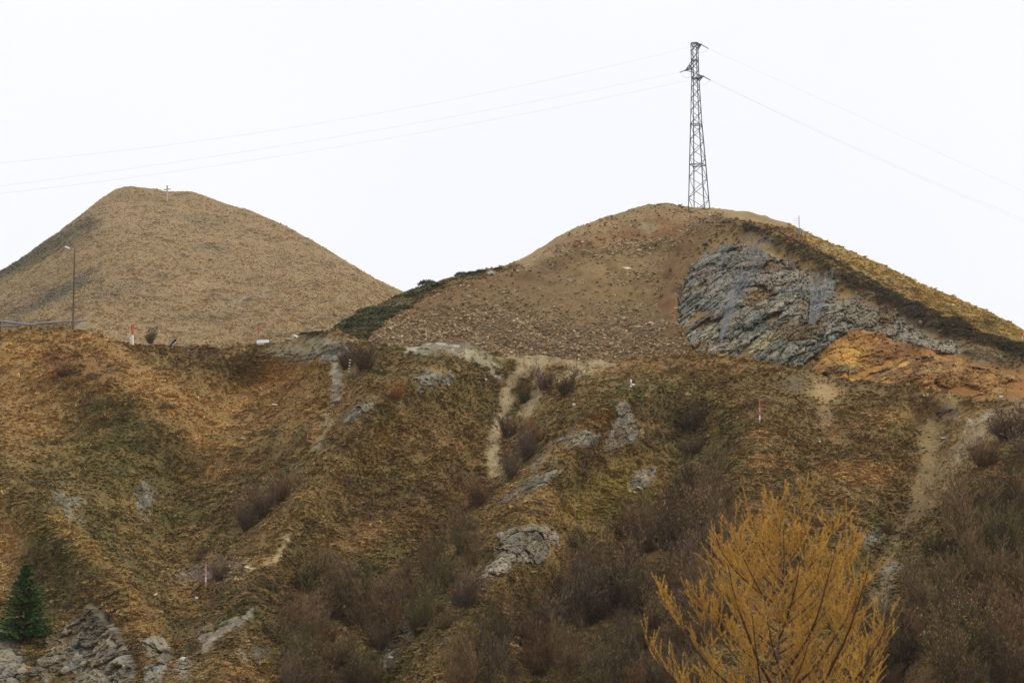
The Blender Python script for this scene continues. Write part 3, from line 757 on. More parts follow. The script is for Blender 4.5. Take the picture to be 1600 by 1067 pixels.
def scatter(name, P, rot, scl, cols, pr, label=None, group=None):
    coll, n = pr
    me = bpy.data.meshes.new(name)
    me.vertices.add(len(P)); me.vertices.foreach_set('co', np.asarray(P, np.float32).ravel())
    a = me.attributes.new('rot', 'FLOAT_VECTOR', 'POINT'); a.data.foreach_set('vector', np.asarray(rot, np.float32).ravel())
    a = me.attributes.new('scl', 'FLOAT_VECTOR', 'POINT'); a.data.foreach_set('vector', np.asarray(scl, np.float32).ravel())
    a = me.attributes.new('idx', 'INT', 'POINT'); a.data.foreach_set('value', rng.integers(0, n, len(P)).astype(np.int32))
    a = me.attributes.new('col', 'FLOAT_COLOR', 'POINT')
    c = np.ones((len(P), 4), np.float32); c[:, :3] = cols; a.data.foreach_set('color', c.ravel())
    o = link(name, me, None, kind='stuff', label=label)
    m = o.modifiers.new('scatter', 'NODES'); m.node_group = gn_group(name, coll)
    return o

def tussock(seed, n=34, ln=1.0, wd=0.05, droop=0.8):
    r = random.Random(seed)
    V, Fc, C = [], [], []
    for i in range(n):
        a = r.uniform(0, 2 * math.pi); d = r.uniform(0, 0.28)
        bx, by = d * math.cos(a), d * math.sin(a)
        L = ln * r.uniform(0.55, 1.1); w = wd * r.uniform(0.6, 1.3)
        lean = r.uniform(0.15, 0.8); ax, ay = math.cos(a) * lean, math.sin(a) * lean - 0.45
        p = [(bx, by, -0.12), (bx + ax * L * 0.45, by + ay * L * 0.45, L * 0.5), (bx + ax * L * 1.0, by + ay * L * 1.0 - 0.08, L * (0.62 - 0.3 * droop * lean))]
        sx, sy = math.cos(a + 1.57 + r.uniform(-1, 1)) * w, math.sin(a + 1.57 + r.uniform(-1, 1)) * w
        k = len(V)
        V += [(p[0][0] - sx, p[0][1] - sy, p[0][2]), (p[0][0] + sx, p[0][1] + sy, p[0][2]), (p[1][0] + sx, p[1][1] + sy, p[1][2]), (p[1][0] - sx, p[1][1] - sy, p[1][2]), p[2]]
        Fc += [(k, k + 1, k + 2), (k, k + 2, k + 3), (k + 3, k + 2, k + 4)]
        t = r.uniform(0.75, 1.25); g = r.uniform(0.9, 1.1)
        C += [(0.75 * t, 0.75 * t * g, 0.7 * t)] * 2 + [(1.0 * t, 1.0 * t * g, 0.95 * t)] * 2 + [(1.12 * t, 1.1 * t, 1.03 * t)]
    return np_mesh('tussock', V, Fc, np.array(C), smooth=True)

def mound(seed, n=120):
    """small leafy cushion of heath or dwarf evergreen"""
    r = random.Random(seed)
    V, Fc, C = [], [], []
    for i in range(n):
        z = r.uniform(0, 1) ** 0.7; a = r.uniform(0, 6.283); rad = math.sqrt(max(0, 1 - z * z)) * r.uniform(0.75, 1.1)
        c = Vector((rad * math.cos(a), rad * math.sin(a), z * r.uniform(0.6, 1.0) * 0.75))
        d = Vector((r.uniform(-1, 1), r.uniform(-1, 1), r.uniform(-0.3, 1))).normalized() * 0.2
        e = d.cross(Vector((r.uniform(-1, 1), r.uniform(-1, 1), r.uniform(-1, 1)))).normalized() * 0.085
        k = len(V)
        V += [c - e, c + e, c + d]; Fc += [(k, k + 1, k + 2)]
        t = r.uniform(0.6, 1.4)
        C += [(t, t, t)] * 3
    return np_mesh('mound', V, Fc, np.array(C))

def stone(seed, flat=0.5, sub=1):
    import bmesh
    r = random.Random(seed)
    bm = bmesh.new()
    pts = []
    for i in range(13):
        v = Vector((r.gauss(0, 1), r.gauss(0, 1), r.gauss(0, 1))).normalized() * r.uniform(0.8, 1.05)
        v.x *= 1.0; v.y *= r.uniform(0.6, 0.9); v.z *= flat
        pts.append(bm.verts.new(v * 0.5))
    res = bmesh.ops.convex_hull(bm, input=pts)
    for v in [v for v in bm.verts if not v.link_faces]: bm.verts.remove(v)
    bmesh.ops.triangulate(bm, faces=bm.faces)
    me = bpy.data.meshes.new('stone')
    bm.to_mesh(me); bm.free()
    a = me.attributes.new('col', 'FLOAT_COLOR', 'POINT')
    for d in a.data: d.color = (1, 1, 1, 1)
    me.materials.append(M_rock)
    return me

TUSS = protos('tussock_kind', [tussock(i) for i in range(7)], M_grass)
STONES = protos('stone_kind', [stone(i, [0.5, 0.65, 0.85][i % 3]) for i in range(9)], M_stone)
MOUNDS = protos('cushion_kind', [mound(i) for i in range(5)], M_grass)

def grass_on(name, surf, color, crest, n, x0, x1, y1, size, mask=None, seed=1, tint=0.15):
    g = np.random.default_rng(seed)
    px = g.uniform(x0, x1, n); c = crest(px)
    row = c + (y1 - c) * g.uniform(0, 1, n)
    P = surf(px, row)
    if mask is not None:
        k = mask(px, row, P) > g.uniform(0, 1, n)
        px, row, P = px[k], row[k], P[k]
    n = len(px)
    C = color(px, row, P)
    t = g.normal(1.0, tint, n).clip(0.45, 1.9)[:, None]
    w = g.normal(0, 0.05, n)[:, None]
    C = C * t * np.concatenate([1 + w, np.ones_like(w), 1 - w * 1.5], 1)
    lum = C.mean(-1, keepdims=True)
    C = (C * 0.92 + lum * 0.08) * (1.85 if name != 'far_hill_grass' else 2.25)
    rot = np.stack([g.normal(0.15, 0.15, n), g.normal(0, 0.15, n), g.normal(0, 0.9, n)], -1)
    patch = 0.75 + 0.7 * np.clip(fbm(P, 0.7, 3, 77), -0.6, 0.8)
    s = g.uniform(size[0], size[1], n) * patch
    scl = np.stack([s * 1.2, s * 1.2, s * g.uniform(0.6, 1.0, n)], -1)
    return scatter(name, P, rot, scl, np.clip(C, 0.004, 0.85), TUSS)

def near_mask(px, row, P):
    m = 1 - 1.15 * bare_mask(px, row, P)
    for poly, step, ang, pal, f, st, amp, lab, gr in ROCKS:
        x0, x1 = min(p[0] for p in poly) - 20, max(p[0] for p in poly) + 20
        sel = (px > x0) & (px < x1)
        m[sel] *= 1 - (0.97 - 0.75 * (gr or 0.0) ) * sstep(-3, 4, sdist(px[sel], row[sel], poly))
    return m
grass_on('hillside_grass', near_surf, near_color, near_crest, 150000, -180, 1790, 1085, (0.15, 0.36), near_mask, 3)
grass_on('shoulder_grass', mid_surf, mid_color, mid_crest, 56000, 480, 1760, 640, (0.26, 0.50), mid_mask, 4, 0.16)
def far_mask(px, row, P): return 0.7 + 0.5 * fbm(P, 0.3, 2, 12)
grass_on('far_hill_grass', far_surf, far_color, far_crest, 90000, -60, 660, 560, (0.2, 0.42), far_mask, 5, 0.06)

def cushions(name, surf, color, crest, n, x0, x1, y1, size, mask, seed, pal, thr=0.0):
    g = np.random.default_rng(seed)
    px = g.uniform(x0, x1, n); c = crest(px); row = c + 3 + (y1 - c) * g.uniform(0, 1, n)
    P = surf(px, row)
    k = (mask(px, row, P) > 0.6) & (fbm(P, 0.35, 3, seed + 5) > thr + g.uniform(-0.2, 0.25, n))
    px, row, P = px[k], row[k], P[k]; n = len(px)
    pl = np.array([A(*q) for q in pal]); C = 0.45 * color(px, row, P) + 0.75 * pl[g.integers(0, len(pl), n)]
    s = g.uniform(*size, n)
    scatter(name, P, np.stack([g.normal(0.35, 0.2, n), g.normal(0, 0.15, n), g.uniform(0, 6.28, n)], -1), np.stack([s * 1.5, s * 1.1, s * 0.8], -1), C * g.normal(1, 0.2, n).clip(0.5, 1.5)[:, None], MOUNDS)
cushions('turf_cushions', near_surf, near_color, near_crest, 9000, -60, 1660, 1085, (0.16, 0.48), near_mask, 60, [(70, 66, 52), (84, 78, 44), (76, 60, 54), (60, 62, 40), (110, 72, 44)], 0.05)
# pale straw tussocks standing up through the turf
def straw(n, seed):
    g = np.random.default_rng(seed)
    px = g.uniform(-60, 1660, n); c = near_crest(px); row = c + (1085 - c) * g.uniform(0, 1, n) ** 1.3
    P = near_surf(px, row)
    C = near_color(px, row, P)
    dry = sstep(0.10, 0.22, C[:, 0])
    k = (near_mask(px, row, P) > 0.6) & (0.08 + 0.9 * dry * sstep(-0.1, 0.35, fbm(P, 0.6, 3, 401)) > g.uniform(0, 1, n))
    P, C, px = P[k], C[k], px[k]; n = len(px)
    C = 0.72 * C * 1.9 + 0.22 * A(158, 136, 96)
    s = g.uniform(0.3, 0.65, n)
    scatter('straw_tussocks', P, np.stack([g.normal(0.1, 0.15, n), g.normal(0, 0.15, n), g.normal(0, 1.2, n)], -1), np.stack([s, s, s * g.uniform(0.6, 1.1, n)], -1), C * g.normal(1.1, 0.2, n).clip(0.6, 1.7)[:, None], TUSS)
straw(7000, 88)
cushions('far_hill_cushions', far_surf, far_color, far_crest, 2600, -60, 650, 560, (0.3, 0.7), far_mask, 63, [(110, 102, 74), (116, 100, 74), (100, 96, 76)], 0.15)
cushions('shoulder_cushions', mid_surf, mid_color, mid_crest, 2600, 1180, 1660, 590, (0.2, 0.5), mid_mask, 66, [(110, 96, 52), (84, 84, 46), (100, 76, 46)], 0.05)

# stones of the scree
def scree_pts(n, seed):
    g = np.random.default_rng(seed)
    px = g.uniform(560, 1130, n); row = mid_crest(px) + g.uniform(0, 1, n) * (585 - mid_crest(px))
    P = mid_surf(px, row)
    sd = sdist(px, row, SCREE)
    lowb = sstep(455, 545, row + 26 * fbm(P, 0.12, 3, 90))
    patch = 0.55 * sstep(0.05, 0.45, fbm(P, 0.22, 3, 91))
    soil = np.exp(-(dist_line(px, row, [(1120, 340), (1080, 375), (1048, 420), (1040, 470), (1050, 530)]) / 16.0) ** 2)
    heap = np.exp(-(dist_line(px, row, [(1085, 350), (1125, 344), (1150, 350)]) / 12.0) ** 2)
    band = np.exp(-(dist_line(px, row, [(870, 385), (940, 386), (1000, 384), (1040, 372)]) / 7.0) ** 2)
    dens = np.clip(0.08 + 0.95 * lowb + patch * 0.5 + 0.4 * band, 0, 1) * (1 - 0.8 * soil) + heap * 0.9 + 0.16 * (row < 400)
    k = ((sd > 1) | ((row < 372) & (row > mid_crest(px) + 1) & (px > 840))) & (dens > g.uniform(0, 1, n))
    return px[k], row[k], P[k]
SCREE_PAL = np.array([A(*c) for c in [(140, 118, 86), (118, 94, 62), (100, 78, 52), (160, 140, 106), (126, 114, 92), (114, 86, 52)]])
px, row, P = scree_pts(78000, 11)
g = np.random.default_rng(12)
n = len(px)
sz = (0.08 + 0.46 * g.uniform(0, 1, n) ** 3.2) * (1 + 0.5 * fbm(P, 0.25, 2, 92))
scatter('scree', P + np.array([0, -0.02, 0.04]), np.stack([g.normal(0.45, 0.35, n), g.normal(0, 0.3, n), g.uniform(0, 6.28, n)], -1),
        np.stack([sz * g.uniform(0.9, 1.4, n), sz, sz], -1), SCREE_PAL[g.integers(0, 6, n)] * g.normal(1, 0.2, n).clip(0.5, 1.6)[:, None] * 1.15, STONES)
# gravel in the bare strips of the near slope and on the cutting
def gravel(n, seed):
    g = np.random.default_rng(seed)
    px = g.uniform(-40, 1600, n); row = near_crest(px) + g.uniform(0, 1, n) * (1080 - near_crest(px))
    P = near_surf(px, row)
    m = bare_mask(px, row, P) * 0.8 + 0.012
    for q in ROCKS:
        m = np.maximum(m, 0.5 * np.exp(-(np.maximum(-sdist(px, row, q[0]), 0) / 9.0) ** 2))
    k = m > g.uniform(0, 1, n)
    px, row, P = px[k], row[k], P[k]
    n = len(px); sz = 0.05 + 0.2 * g.uniform(0, 1, n) ** 3
    C = near_color(px, row, P) * 0.4 + SCREE_PAL[g.integers(0, 5, n)] * 0.75
    scatter('gravel', P, np.stack([g.normal(0.4, 0.3, n), g.normal(0, 0.3, n), g.uniform(0, 6.28, n)], -1), np.stack([sz * 1.3, sz, sz], -1), C, STONES)
gravel(60000, 21)
def rubble(n, seed):
    g = np.random.default_rng(seed)
    px = g.uniform(1080, 1620, n); row = 350 + g.uniform(0, 1, n) * 280
    P = mid_surf(px, row)
    d = np.exp(-(dist_line(px, row, [(1330, 470), (1400, 505), (1460, 528), (1540, 556)]) / 14.0) ** 2) + 0.10 * (sdist(px, row, CLIFF) > 0) + 0.5 * np.exp(-(dist_line(px, row, [(1250, 586), (1350, 602), (1450, 614), (1560, 630)]) / 9.0) ** 2)
    k = (d > g.uniform(0, 1, n)) & (row > mid_crest(px) + 4)
    P = P[k]; n = len(P); sz = 0.12 + 0.35 * g.uniform(0, 1, n) ** 3
    scatter('cutting_rubble', P, np.stack([g.normal(0.5, 0.3, n), g.normal(0, 0.3, n), g.uniform(0, 6.28, n)], -1), np.stack([sz * 1.5, sz, sz], -1), SCREE_PAL[g.integers(0, 6, n)] * g.normal(1, 0.15, n).clip(0.6, 1.5)[:, None], STONES)
rubble(9000, 31)
# dark heath hanging over the cutting's edge
def heath(n, seed):
    g = np.random.default_rng(seed)
    seg = np.array(LIP, float); i = g.integers(0, len(seg) - 1, n); t = g.uniform(0, 1, n)
    p = seg[i] * (1 - t)[:, None] + seg[i + 1] * t[:, None]
    wl = np.interp(p[:, 0], [1150, 1300, 1420, 1600], [0.8, 1.2, 2.6, 3.6]); px = p[:, 0] + g.normal(0, 5, n); row = p[:, 1] - 2 + g.normal(0, 1, n) * wl
    ex = g.uniform(0, 1, n) < 0.16
    seg2 = np.array([(1240, 382), (1300, 408), (1370, 446)], float); i = g.integers(0, 2, n)
    q = seg2[i] * (1 - t)[:, None] + seg2[i + 1] * t[:, None]
    px = np.where(ex, q[:, 0], px); row = np.where(ex, q[:, 1] + g.normal(0, 4, n), row)
    P = mid_surf(px, row); s = g.uniform(0.2, 0.6, n) * np.interp(px, [1150, 1400], [0.5, 0.95])
    C = np.array([A(*c) for c in [(76, 64, 48), (64, 56, 44), (90, 74, 50), (74, 72, 48)]])[g.integers(0, 4, n)]
    scatter('heath_cushions', P, np.stack([g.normal(0.4, 0.3, n), g.normal(0, 0.2, n), g.uniform(0, 6.28, n)], -1), np.stack([s * 1.3, s, s], -1), C, MOUNDS)
heath(800, 41)

# ---------------------------------------------------------------- loose stones one could count
st_me = [stone(200 + i, [0.35, 0.5, 0.65][i % 3]) for i in range(8)]
for me in st_me:
    me.materials.clear(); 
M_onestone = mat_flat('scree_stone', (1, 1, 1), rough=0.9, am=0.25, scale=3.0, objcol=True, spec=0.15)
for me in st_me: me.materials.append(M_onestone)
px, row, P = scree_pts(2600, 77)
g = np.random.default_rng(78)
for i in range(min(290, len(px))):
    o = bpy.data.objects.new('scree_stone', st_me[i % 8]); col.objects.link(o)
    s = 0.42 + 0.5 * g.uniform() ** 2
    o.location = P[i] + np.array([0, -0.03, 0.05]); o.scale = (s * g.uniform(1, 1.5), s, s)
    o.rotation_euler = (g.normal(0.45, 0.3), g.normal(0, 0.25), g.uniform(0, 6.28))
    ci = int(g.integers(0, 6)); c = SCREE_PAL[ci] * g.uniform(0.8, 1.15); o.color = (*c, 1)
    cn = ['beige', 'brown', 'dark brown', 'pale cream', 'grey', 'tan'][ci]
    vp = 'top' if row[i] < 400 else 'upper' if row[i] < 460 else 'middle' if row[i] < 510 else 'bottom'
    hp = 'far left' if px[i] < 690 else 'left' if px[i] < 800 else 'central' if px[i] < 920 else 'right' if px[i] < 1010 else 'far right'
    tag(o, '%s angular stone loose on the %s %s part of the scree' % (cn, vp, hp), 'stone', 'larger stones on the scree')
LOOSE = [
    (mid_surf, 980, 420, 0.95, (205, 182, 140), 'pale flat cream slab alone high on the brown scree', 'slab', 0.3),
    (mid_surf, 948, 471, 0.9, (158, 138, 104), 'broad tan boulder in the middle of the scree', 'boulder', 0.6),
    (mid_surf, 891, 442, 0.8, (138, 128, 104), 'greyish boulder in the upper left part of the scree', 'boulder', 0.7),
    (mid_surf, 805, 429, 0.75, (84, 70, 50), 'dark brown soil clod near the upper left scree edge', 'boulder', 0.6),
    (mid_surf, 998, 514, 0.6, (176, 166, 142), 'light grey stone on the lower right scree', 'stone', 0.4),
    (mid_surf, 998, 390, 0.75, (190, 172, 136), 'pale stone just below the rusty cut at the hilltop', 'stone', 0.5),
    (mid_surf, 672, 444, 0.9, (190, 186, 172), 'whitish rock on the skyline among dark evergreen shrubs', 'boulder', 0.4),
    (mid_surf, 766, 427, 0.7, (186, 182, 168), 'whitish rock at the top end of the evergreen strip', 'boulder', 0.5),
    (near_surf, 132, 521, 1.5, (140, 126, 98), 'lichen mottled boulder beside the foot of the lamp post', 'boulder', 0.7),
    (near_surf, 545, 541, 1.0, (172, 152, 118), 'pale tan boulder on the terrace above the dark bush', 'boulder', 0.55),
    (near_surf, 462, 530, 0.6, (190, 190, 184), 'small bluish white stone on the terrace edge left of the boulder', 'stone', 0.5),
    (near_surf, 897, 641, 0.42, (214, 210, 202), 'small bright white stone in the grass below the leafless bushes', 'stone', 0.7),
    (near_surf, 380, 687, 0.7, (160, 148, 122), 'grey flat stone in the grass of the left gully', 'stone', 0.4),
    (near_surf, 242, 942, 0.55, (190, 166, 140), 'pinkish pale stone at the bottom of the left gully', 'stone', 0.4),
    (near_surf, 308, 943, 0.35, (205, 200, 190), 'tiny white stone right of the gully bottom', 'stone', 0.6),
    (near_surf, 388, 893, 0.45, (190, 168, 130), 'small cream stone under the cream rubble patch', 'stone', 0.5),
    (near_surf, 1563, 627, 0.6, (178, 176, 170), 'light grey stone on the bank top at the right', 'stone', 0.6),
    (near_surf, 1474, 690, 0.6, (176, 174, 168), 'bluish white stone in the rubble right of the bare track', 'stone', 0.4),
    (near_surf, 1280, 696, 0.4, (180, 178, 170), 'small pale stone in the brown grass below the bare patch', 'stone', 0.6),
    (near_surf, 288, 1037, 0.5, (190, 184, 172), 'white stone in the stony runnel right of the outcrop', 'stone', 0.5),
    (near_surf, 602, 1048, 0.5, (200, 196, 188), 'white stone in the runnel at the bottom centre', 'stone', 0.6),
    (near_surf, 612, 1030, 0.4, (186, 182, 172), 'smaller whitish stone higher in the bottom centre runnel', 'stone', 0.5),
    (near_surf, 775, 592, 0.7, (164, 156, 136), 'grey rock chunk on the left rim of the sandy gully', 'boulder', 0.6),
    (near_surf, 758, 598, 0.6, (176, 166, 142), 'pale rock chunk in turf left of the sandy gully', 'boulder', 0.6),
    (near_surf, 430, 632, 0.6, (176, 164, 136), 'pale stone in a stony turf spot above the gully', 'stone', 0.4),
    (near_surf, 418, 638, 0.45, (130, 126, 116), 'grey stone next to the pale one in the stony turf spot', 'stone', 0.5),
    (near_surf, 625, 646, 0.55, (138, 124, 104), 'round brownish stone below the orange grass tuft', 'stone', 0.7),
]
for i, (sf, x, y, s, c, lab, nm, fl) in enumerate(LOOSE):
    me = stone(400 + i, fl); 
    me.materials.clear(); me.materials.append(M_onestone)
    o = bpy.data.objects.new(nm, me); col.objects.link(o)
    p = sf(np.array([float(x)]), np.array([float(y)]))[0]
    o.location = p + np.array([0, -0.1, 0.12 * s]); o.scale = (s * 1.4, s * 1.1, s * 1.1); o.rotation_euler = (0.35, 0.1, i * 1.3)
    o.color = (*A(*c), 1)
    tag(o, lab, nm if nm != 'slab' else 'stone')

# ---------------------------------------------------------------- shrubs
def ribbon(V, Fc, C, p, q, w0, w1, r, c0, c1):
    d = (q - p); s = d.cross(Vector((r.uniform(-1, 1), r.uniform(-1, 1), r.uniform(-1, 1))))
    if s.length < 1e-6: s = Vector((1, 0, 0))
    s.normalize(); k = len(V)
    V += [p - s * w0, p + s * w0, q + s * w1, q - s * w1]
    Fc += [(k, k + 1, k + 2, k + 3)]
    C += [c0, c0, c1, c1]

def tube(V, Fc, C, pts, rad, col3, sides=5):
    base = len(V)
    for i, p in enumerate(pts):
        d = (pts[min(i + 1, len(pts) - 1)] - pts[max(i - 1, 0)]).normalized()
        u = d.cross(Vector((0.3, 0.9, 0.31))).normalized(); v = d.cross(u)
        for j in range(sides):
            a = 2 * math.pi * j / sides
            V.append(p + (u * math.cos(a) + v * math.sin(a)) * rad[i]); C.append(col3)
    for i in range(len(pts) - 1):
        for j in range(sides):
            a = base + i * sides + j; b = base + i * sides + (j + 1) % sides
            Fc.append((a, b, b + sides, a + sides))

def shrub_meshes(seed, n_stem=16, h=1.0, leafy=0.25, spread=0.62):
    r = random.Random(seed)
    SV, SF, SC = [], [], []; TV, TF, TC = [], [], []; LV, LF, LC = [], [], []
    for i in range(n_stem):
        a = r.uniform(0, 6.283); lean = r.uniform(0.05, 1.0) ** 0.8 * spread
        p = Vector((math.cos(a) * 0.10 * r.random(), math.sin(a) * 0.10 * r.random(), -0.05))
        d = Vector((math.cos(a) * lean, math.sin(a) * lean, 1)).normalized()
        L = h * r.choice([0.55, 0.75, 0.95, 1.1]) * r.uniform(0.8, 1.15) * (1 - 0.1 * lean) * (1 + 0.25 * math.sin(a + seed))
        p += Vector((math.cos(a), math.sin(a), 0)) * r.random() * 0.10; pts = [p.copy()]; nseg = 6
        for k in range(nseg):
            d = (d + Vector((r.uniform(-.16, .16), r.uniform(-.16, .16), r.uniform(-0.02, 0.1)))).normalized()
            p = p + d * L / nseg; pts.append(p.copy())
        tube(SV, SF, SC, pts, [0.011 * (1 - k / (nseg + 1.5)) for k in range(nseg + 1)], (0.8, 0.8, 0.8), 4)
        for k in range(1, nseg + 1):
            for b in range(7 if k > 1 else 3):
                a2 = r.uniform(0, 6.283); e = Vector((math.cos(a2), math.sin(a2), r.uniform(0.2, 1.3))).normalized()
                q0 = pts[k - 1].lerp(pts[k], r.random()); l2 = h * r.uniform(0.14, 0.3)
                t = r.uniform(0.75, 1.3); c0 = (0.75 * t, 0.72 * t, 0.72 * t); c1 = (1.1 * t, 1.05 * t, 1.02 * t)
                q1 = q0 + e * l2 * 0.5; q2 = q1 + (e + Vector((r.uniform(-.3, .3), r.uniform(-.3, .3), 0.3))).normalized() * l2 * 0.5
                ribbon(TV, TF, TC, q0, q1, 0.0055, 0.004, r, c0, c0); ribbon(TV, TF, TC, q1, q2, 0.004, 0.002, r, c0, c1)
                for m in range(5):
                    q = q0.lerp(q2, r.uniform(0.25, 1)); e3 = (e + Vector((r.uniform(-.9, .9), r.uniform(-.9, .9), r.uniform(-.2, .8)))).normalized()
                    q3 = q + e3 * h * r.uniform(0.05, 0.13)
                    ribbon(TV, TF, TC, q, q3, 0.0032, 0.0016, r, c0, c1)
                    if r.random() < leafy:
                        s = e3.cross(Vector((r.uniform(-1, 1), r.uniform(-1, 1), 1))).normalized() * 0.011; k0 = len(LV)
                        s = s * 1.35; LV += [q3 - s, q3 + s, q3 + e3 * 0.036]; LF.append((k0, k0 + 1, k0 + 2)); tt = r.uniform(0.6, 1.6); LC += [(tt, tt, tt)] * 3
    out = [np_mesh('shrub_stems', SV, SF, np.array(SC), False), np_mesh('shrub_twigs', TV, TF, np.array(TC), False), np_mesh('shrub_leaves', LV, LF, np.array(LC), False)]
    out[0].materials.append(M_twig); out[1].materials.append(M_twig); out[2].materials.append(M_leaf)
    return out
SHR = [shrub_meshes(500 + i, n_stem=[18, 22, 15][i % 3], spread=[0.75, 0.95, 0.6][i % 3], leafy=[0.15, 0.35, 0.5][i % 3]) for i in range(6)]
BROWN = A(118, 96, 66); PURP = A(106, 90, 72); RUSTY = A(116, 92, 62); OLIVE = A(96, 88, 54); DARKB = A(92, 78, 54)
def place_shrub(px, row, hpx, wpx, tint, leaf, label, group=None, var=None, sf=near_surf, name='leafless_shrub'):
    p = sf(np.array([float(px)]), np.array([float(row)]))[0]
    u = p[1] / F
    h = hpx * u * 1.0; w = wpx * u / 1.25
    ms = SHR[var if var is not None else random.randrange(6)]
    t = thing(name, p, label, 'shrub', group, (0, 0, random.uniform(0, 6.28)))
    t.scale = (w, w, h)
    for nm, me, c in (('stems', ms[0], tint * 0.7), ('twigs', ms[1], tint), ('leaves', ms[2], leaf)):
        o = bpy.data.objects.new(nm, me); col.objects.link(o); o.parent = t; o.color = (*c, 1)
    return t
ORL = A(146, 110, 68)
SINGLE = [
    (568, 584, 52, 66, DARKB, BROWN, 'dark leafless bush leaning over the small gully on the terrace edge'),
    (540, 578, 44, 50, PURP, BROWN, 'smaller leafless bush just left of the dark one at the terrace edge'),
    (850, 612, 40, 46, PURP, ORL, 'leafless purple brown bush at the top right of the sandy gully'),
    (886, 624, 46, 52, DARKB, BROWN, 'leafless bush beside the sandy gully head, nearest the white stone'),
    (818, 632, 32, 30, OLIVE, OLIVE, 'small olive bush growing inside the sandy gully'),
    (793, 690, 42, 40, PURP, BROWN, 'thin leafless bush half way down the sandy gully'),
    (822, 722, 54, 52, PURP, BROWN, 'purple brown bush on the right bank of the sandy gully'),
    (838, 700, 40, 34, RUSTY, ORL, 'rust tinted bush upper right bank of the sandy gully'),
    (800, 752, 46, 44, PURP, BROWN, 'bush at the bottom end of the sandy gully'),
    (1083, 682, 46, 50, DARKB, OLIVE, 'dark round bush alone on the green slope below the terrace'),
    (1082, 718, 34, 38, PURP, BROWN, 'smaller bush directly below the dark round bush'),
    (1086, 800, 84, 92, DARKB, OLIVE, 'tall dark shrub standing over the right centre thicket'),
    (746, 795, 46, 44, RUSTY, ORL, 'rusty leafless bush in the middle of the slope under the sandy gully'),
    (722, 845, 44, 46, RUSTY, BROWN, 'reddish bush below the rusty one in the middle of the slope'),
    (384, 840, 56, 56, PURP, RUSTY, 'leafless bush on the centre spur above the dark turf overhang'),
    (412, 818, 54, 50, PURP, BROWN, 'leafless bush in the row climbing the centre spur, second from below'),
    (440, 795, 50, 48, RUSTY, BROWN, 'topmost leafless bush of the row climbing the centre spur'),
    (345, 915, 36, 44, PURP, BROWN, 'thin bush beside the pink stake in the gully'),
    (236, 538, 24, 26, OLIVE, OLIVE, 'small greenish bush beside the red striped stake on the terrace'),
    (912, 888, 52, 62, DARKB, OLIVE, 'dark green brown bush right of the pale rock outcrop'),
    (1575, 690, 56, 90, PURP, RUSTY, 'uppermost purple brown bush at the right edge of the slope'),
    (1540, 738, 44, 64, RUSTY, BROWN, 'rust brown bush below the uppermost one at the right edge'),
    (1385, 838, 26, 26, RUSTY, ORL, 'small rusty bush beside the gravel strip, right of the larch'),
    (98, 592, 22, 34, RUSTY, ORL, 'low red brown bush in the straw grass, upper left'),
    (1640, 740, 70, 110, PURP, RUSTY, 'wide bush cut by the right edge below the uppermost one'),
    (620, 630, 24, 40, A(150, 108, 58), A(160, 112, 58), 'bright orange brown grass tuft on the centre spur'),
]
for s in SINGLE:
    x, y, h, w, tint, leaf, lab = s
    place_shrub(x, y, h, w, tint, leaf, lab)
THICK = [
    ([(470, 915), (520, 900), (560, 935), (600, 985), (620, 1040), (600, 1110), (430, 1110), (452, 1000)], 29, 22, 'the bottom left thicket', 'shrubs of the bottom left thicket', [PURP, BROWN, OLIVE, DARKB], (52, 58)),
    ([(575, 985), (620, 920), (660, 880), (730, 880), (735, 950), (690, 1000), (625, 1010), (600, 1000)], 29, 22, 'the thicket above the stony runnel', 'shrubs of the central thicket', [PURP, BROWN, OLIVE], (54, 58)),
    ([(900, 935), (960, 900), (1010, 850), (1040, 810), (1130, 800), (1140, 900), (1100, 1120), (670, 1120), (700, 1070), (760, 1000), (820, 970)], 31, 23, 'the thicket beside the larch', 'shrubs of the thicket left of the larch', [PURP, BROWN, DARKB, DARKB, RUSTY], (72, 68)),
    ([(1700, 790), (1600, 780), (1540, 800), (1470, 860), (1450, 900), (1440, 960), (1390, 1010), (1370, 1060), (1330, 1120), (1700, 1120)], 33, 23, 'the lower right thicket', 'shrubs of the lower right thicket', [DARKB, BROWN, OLIVE, RUSTY, DARKB], (76, 74)),
]
for poly, dx, dy, lab, grp, tints, (hh, ww) in THICK:
    x0, x1 = min(p[0] for p in poly), max(p[0] for p in poly); y0, y1 = min(p[1] for p in poly), max(p[1] for p in poly)
    j = 0; y = y0
    while y <= y1:
        x = x0 + (j % 2) * dx / 2
        while x <= x1:
            xx, yy = x + random.uniform(-17, 17), y + random.uniform(-13, 13)
            if sdist(np.array([xx]), np.array([yy]), poly)[0] > random.uniform(-10, 12) and random.random() > 0.27:
                k = random.choice([0.45, 0.7, 0.9, 1.1, 1.3]) * random.uniform(0.85, 1.15)
                t0 = random.choice(tints); t = t0 * random.uniform(0.8, 1.15)
                up = 'upper' if yy < y0 + (y1 - y0) * 0.28 else 'middle' if yy < y0 + (y1 - y0) * 0.55 else 'lower'
                sd_ = 'left' if xx < x0 + (min(x1, 1600) - x0) * 0.36 else 'central' if xx < x0 + (min(x1, 1600) - x0) * 0.68 else 'right'
                tn = {id(BROWN): 'mid brown', id(PURP): 'purplish', id(RUSTY): 'rusty', id(OLIVE): 'olive', id(DARKB): 'dark'}[id(t0)]
                place_shrub(xx, yy, hh * k, ww * k * random.uniform(0.8, 1.1), t, random.choice([RUSTY, ORL * 0.8, OLIVE, BROWN, OLIVE]),
                            '%s bare shrub in the %s %s part of %s' % (tn, up, sd_, lab), grp)
            x += dx
        y += dy; j += 1

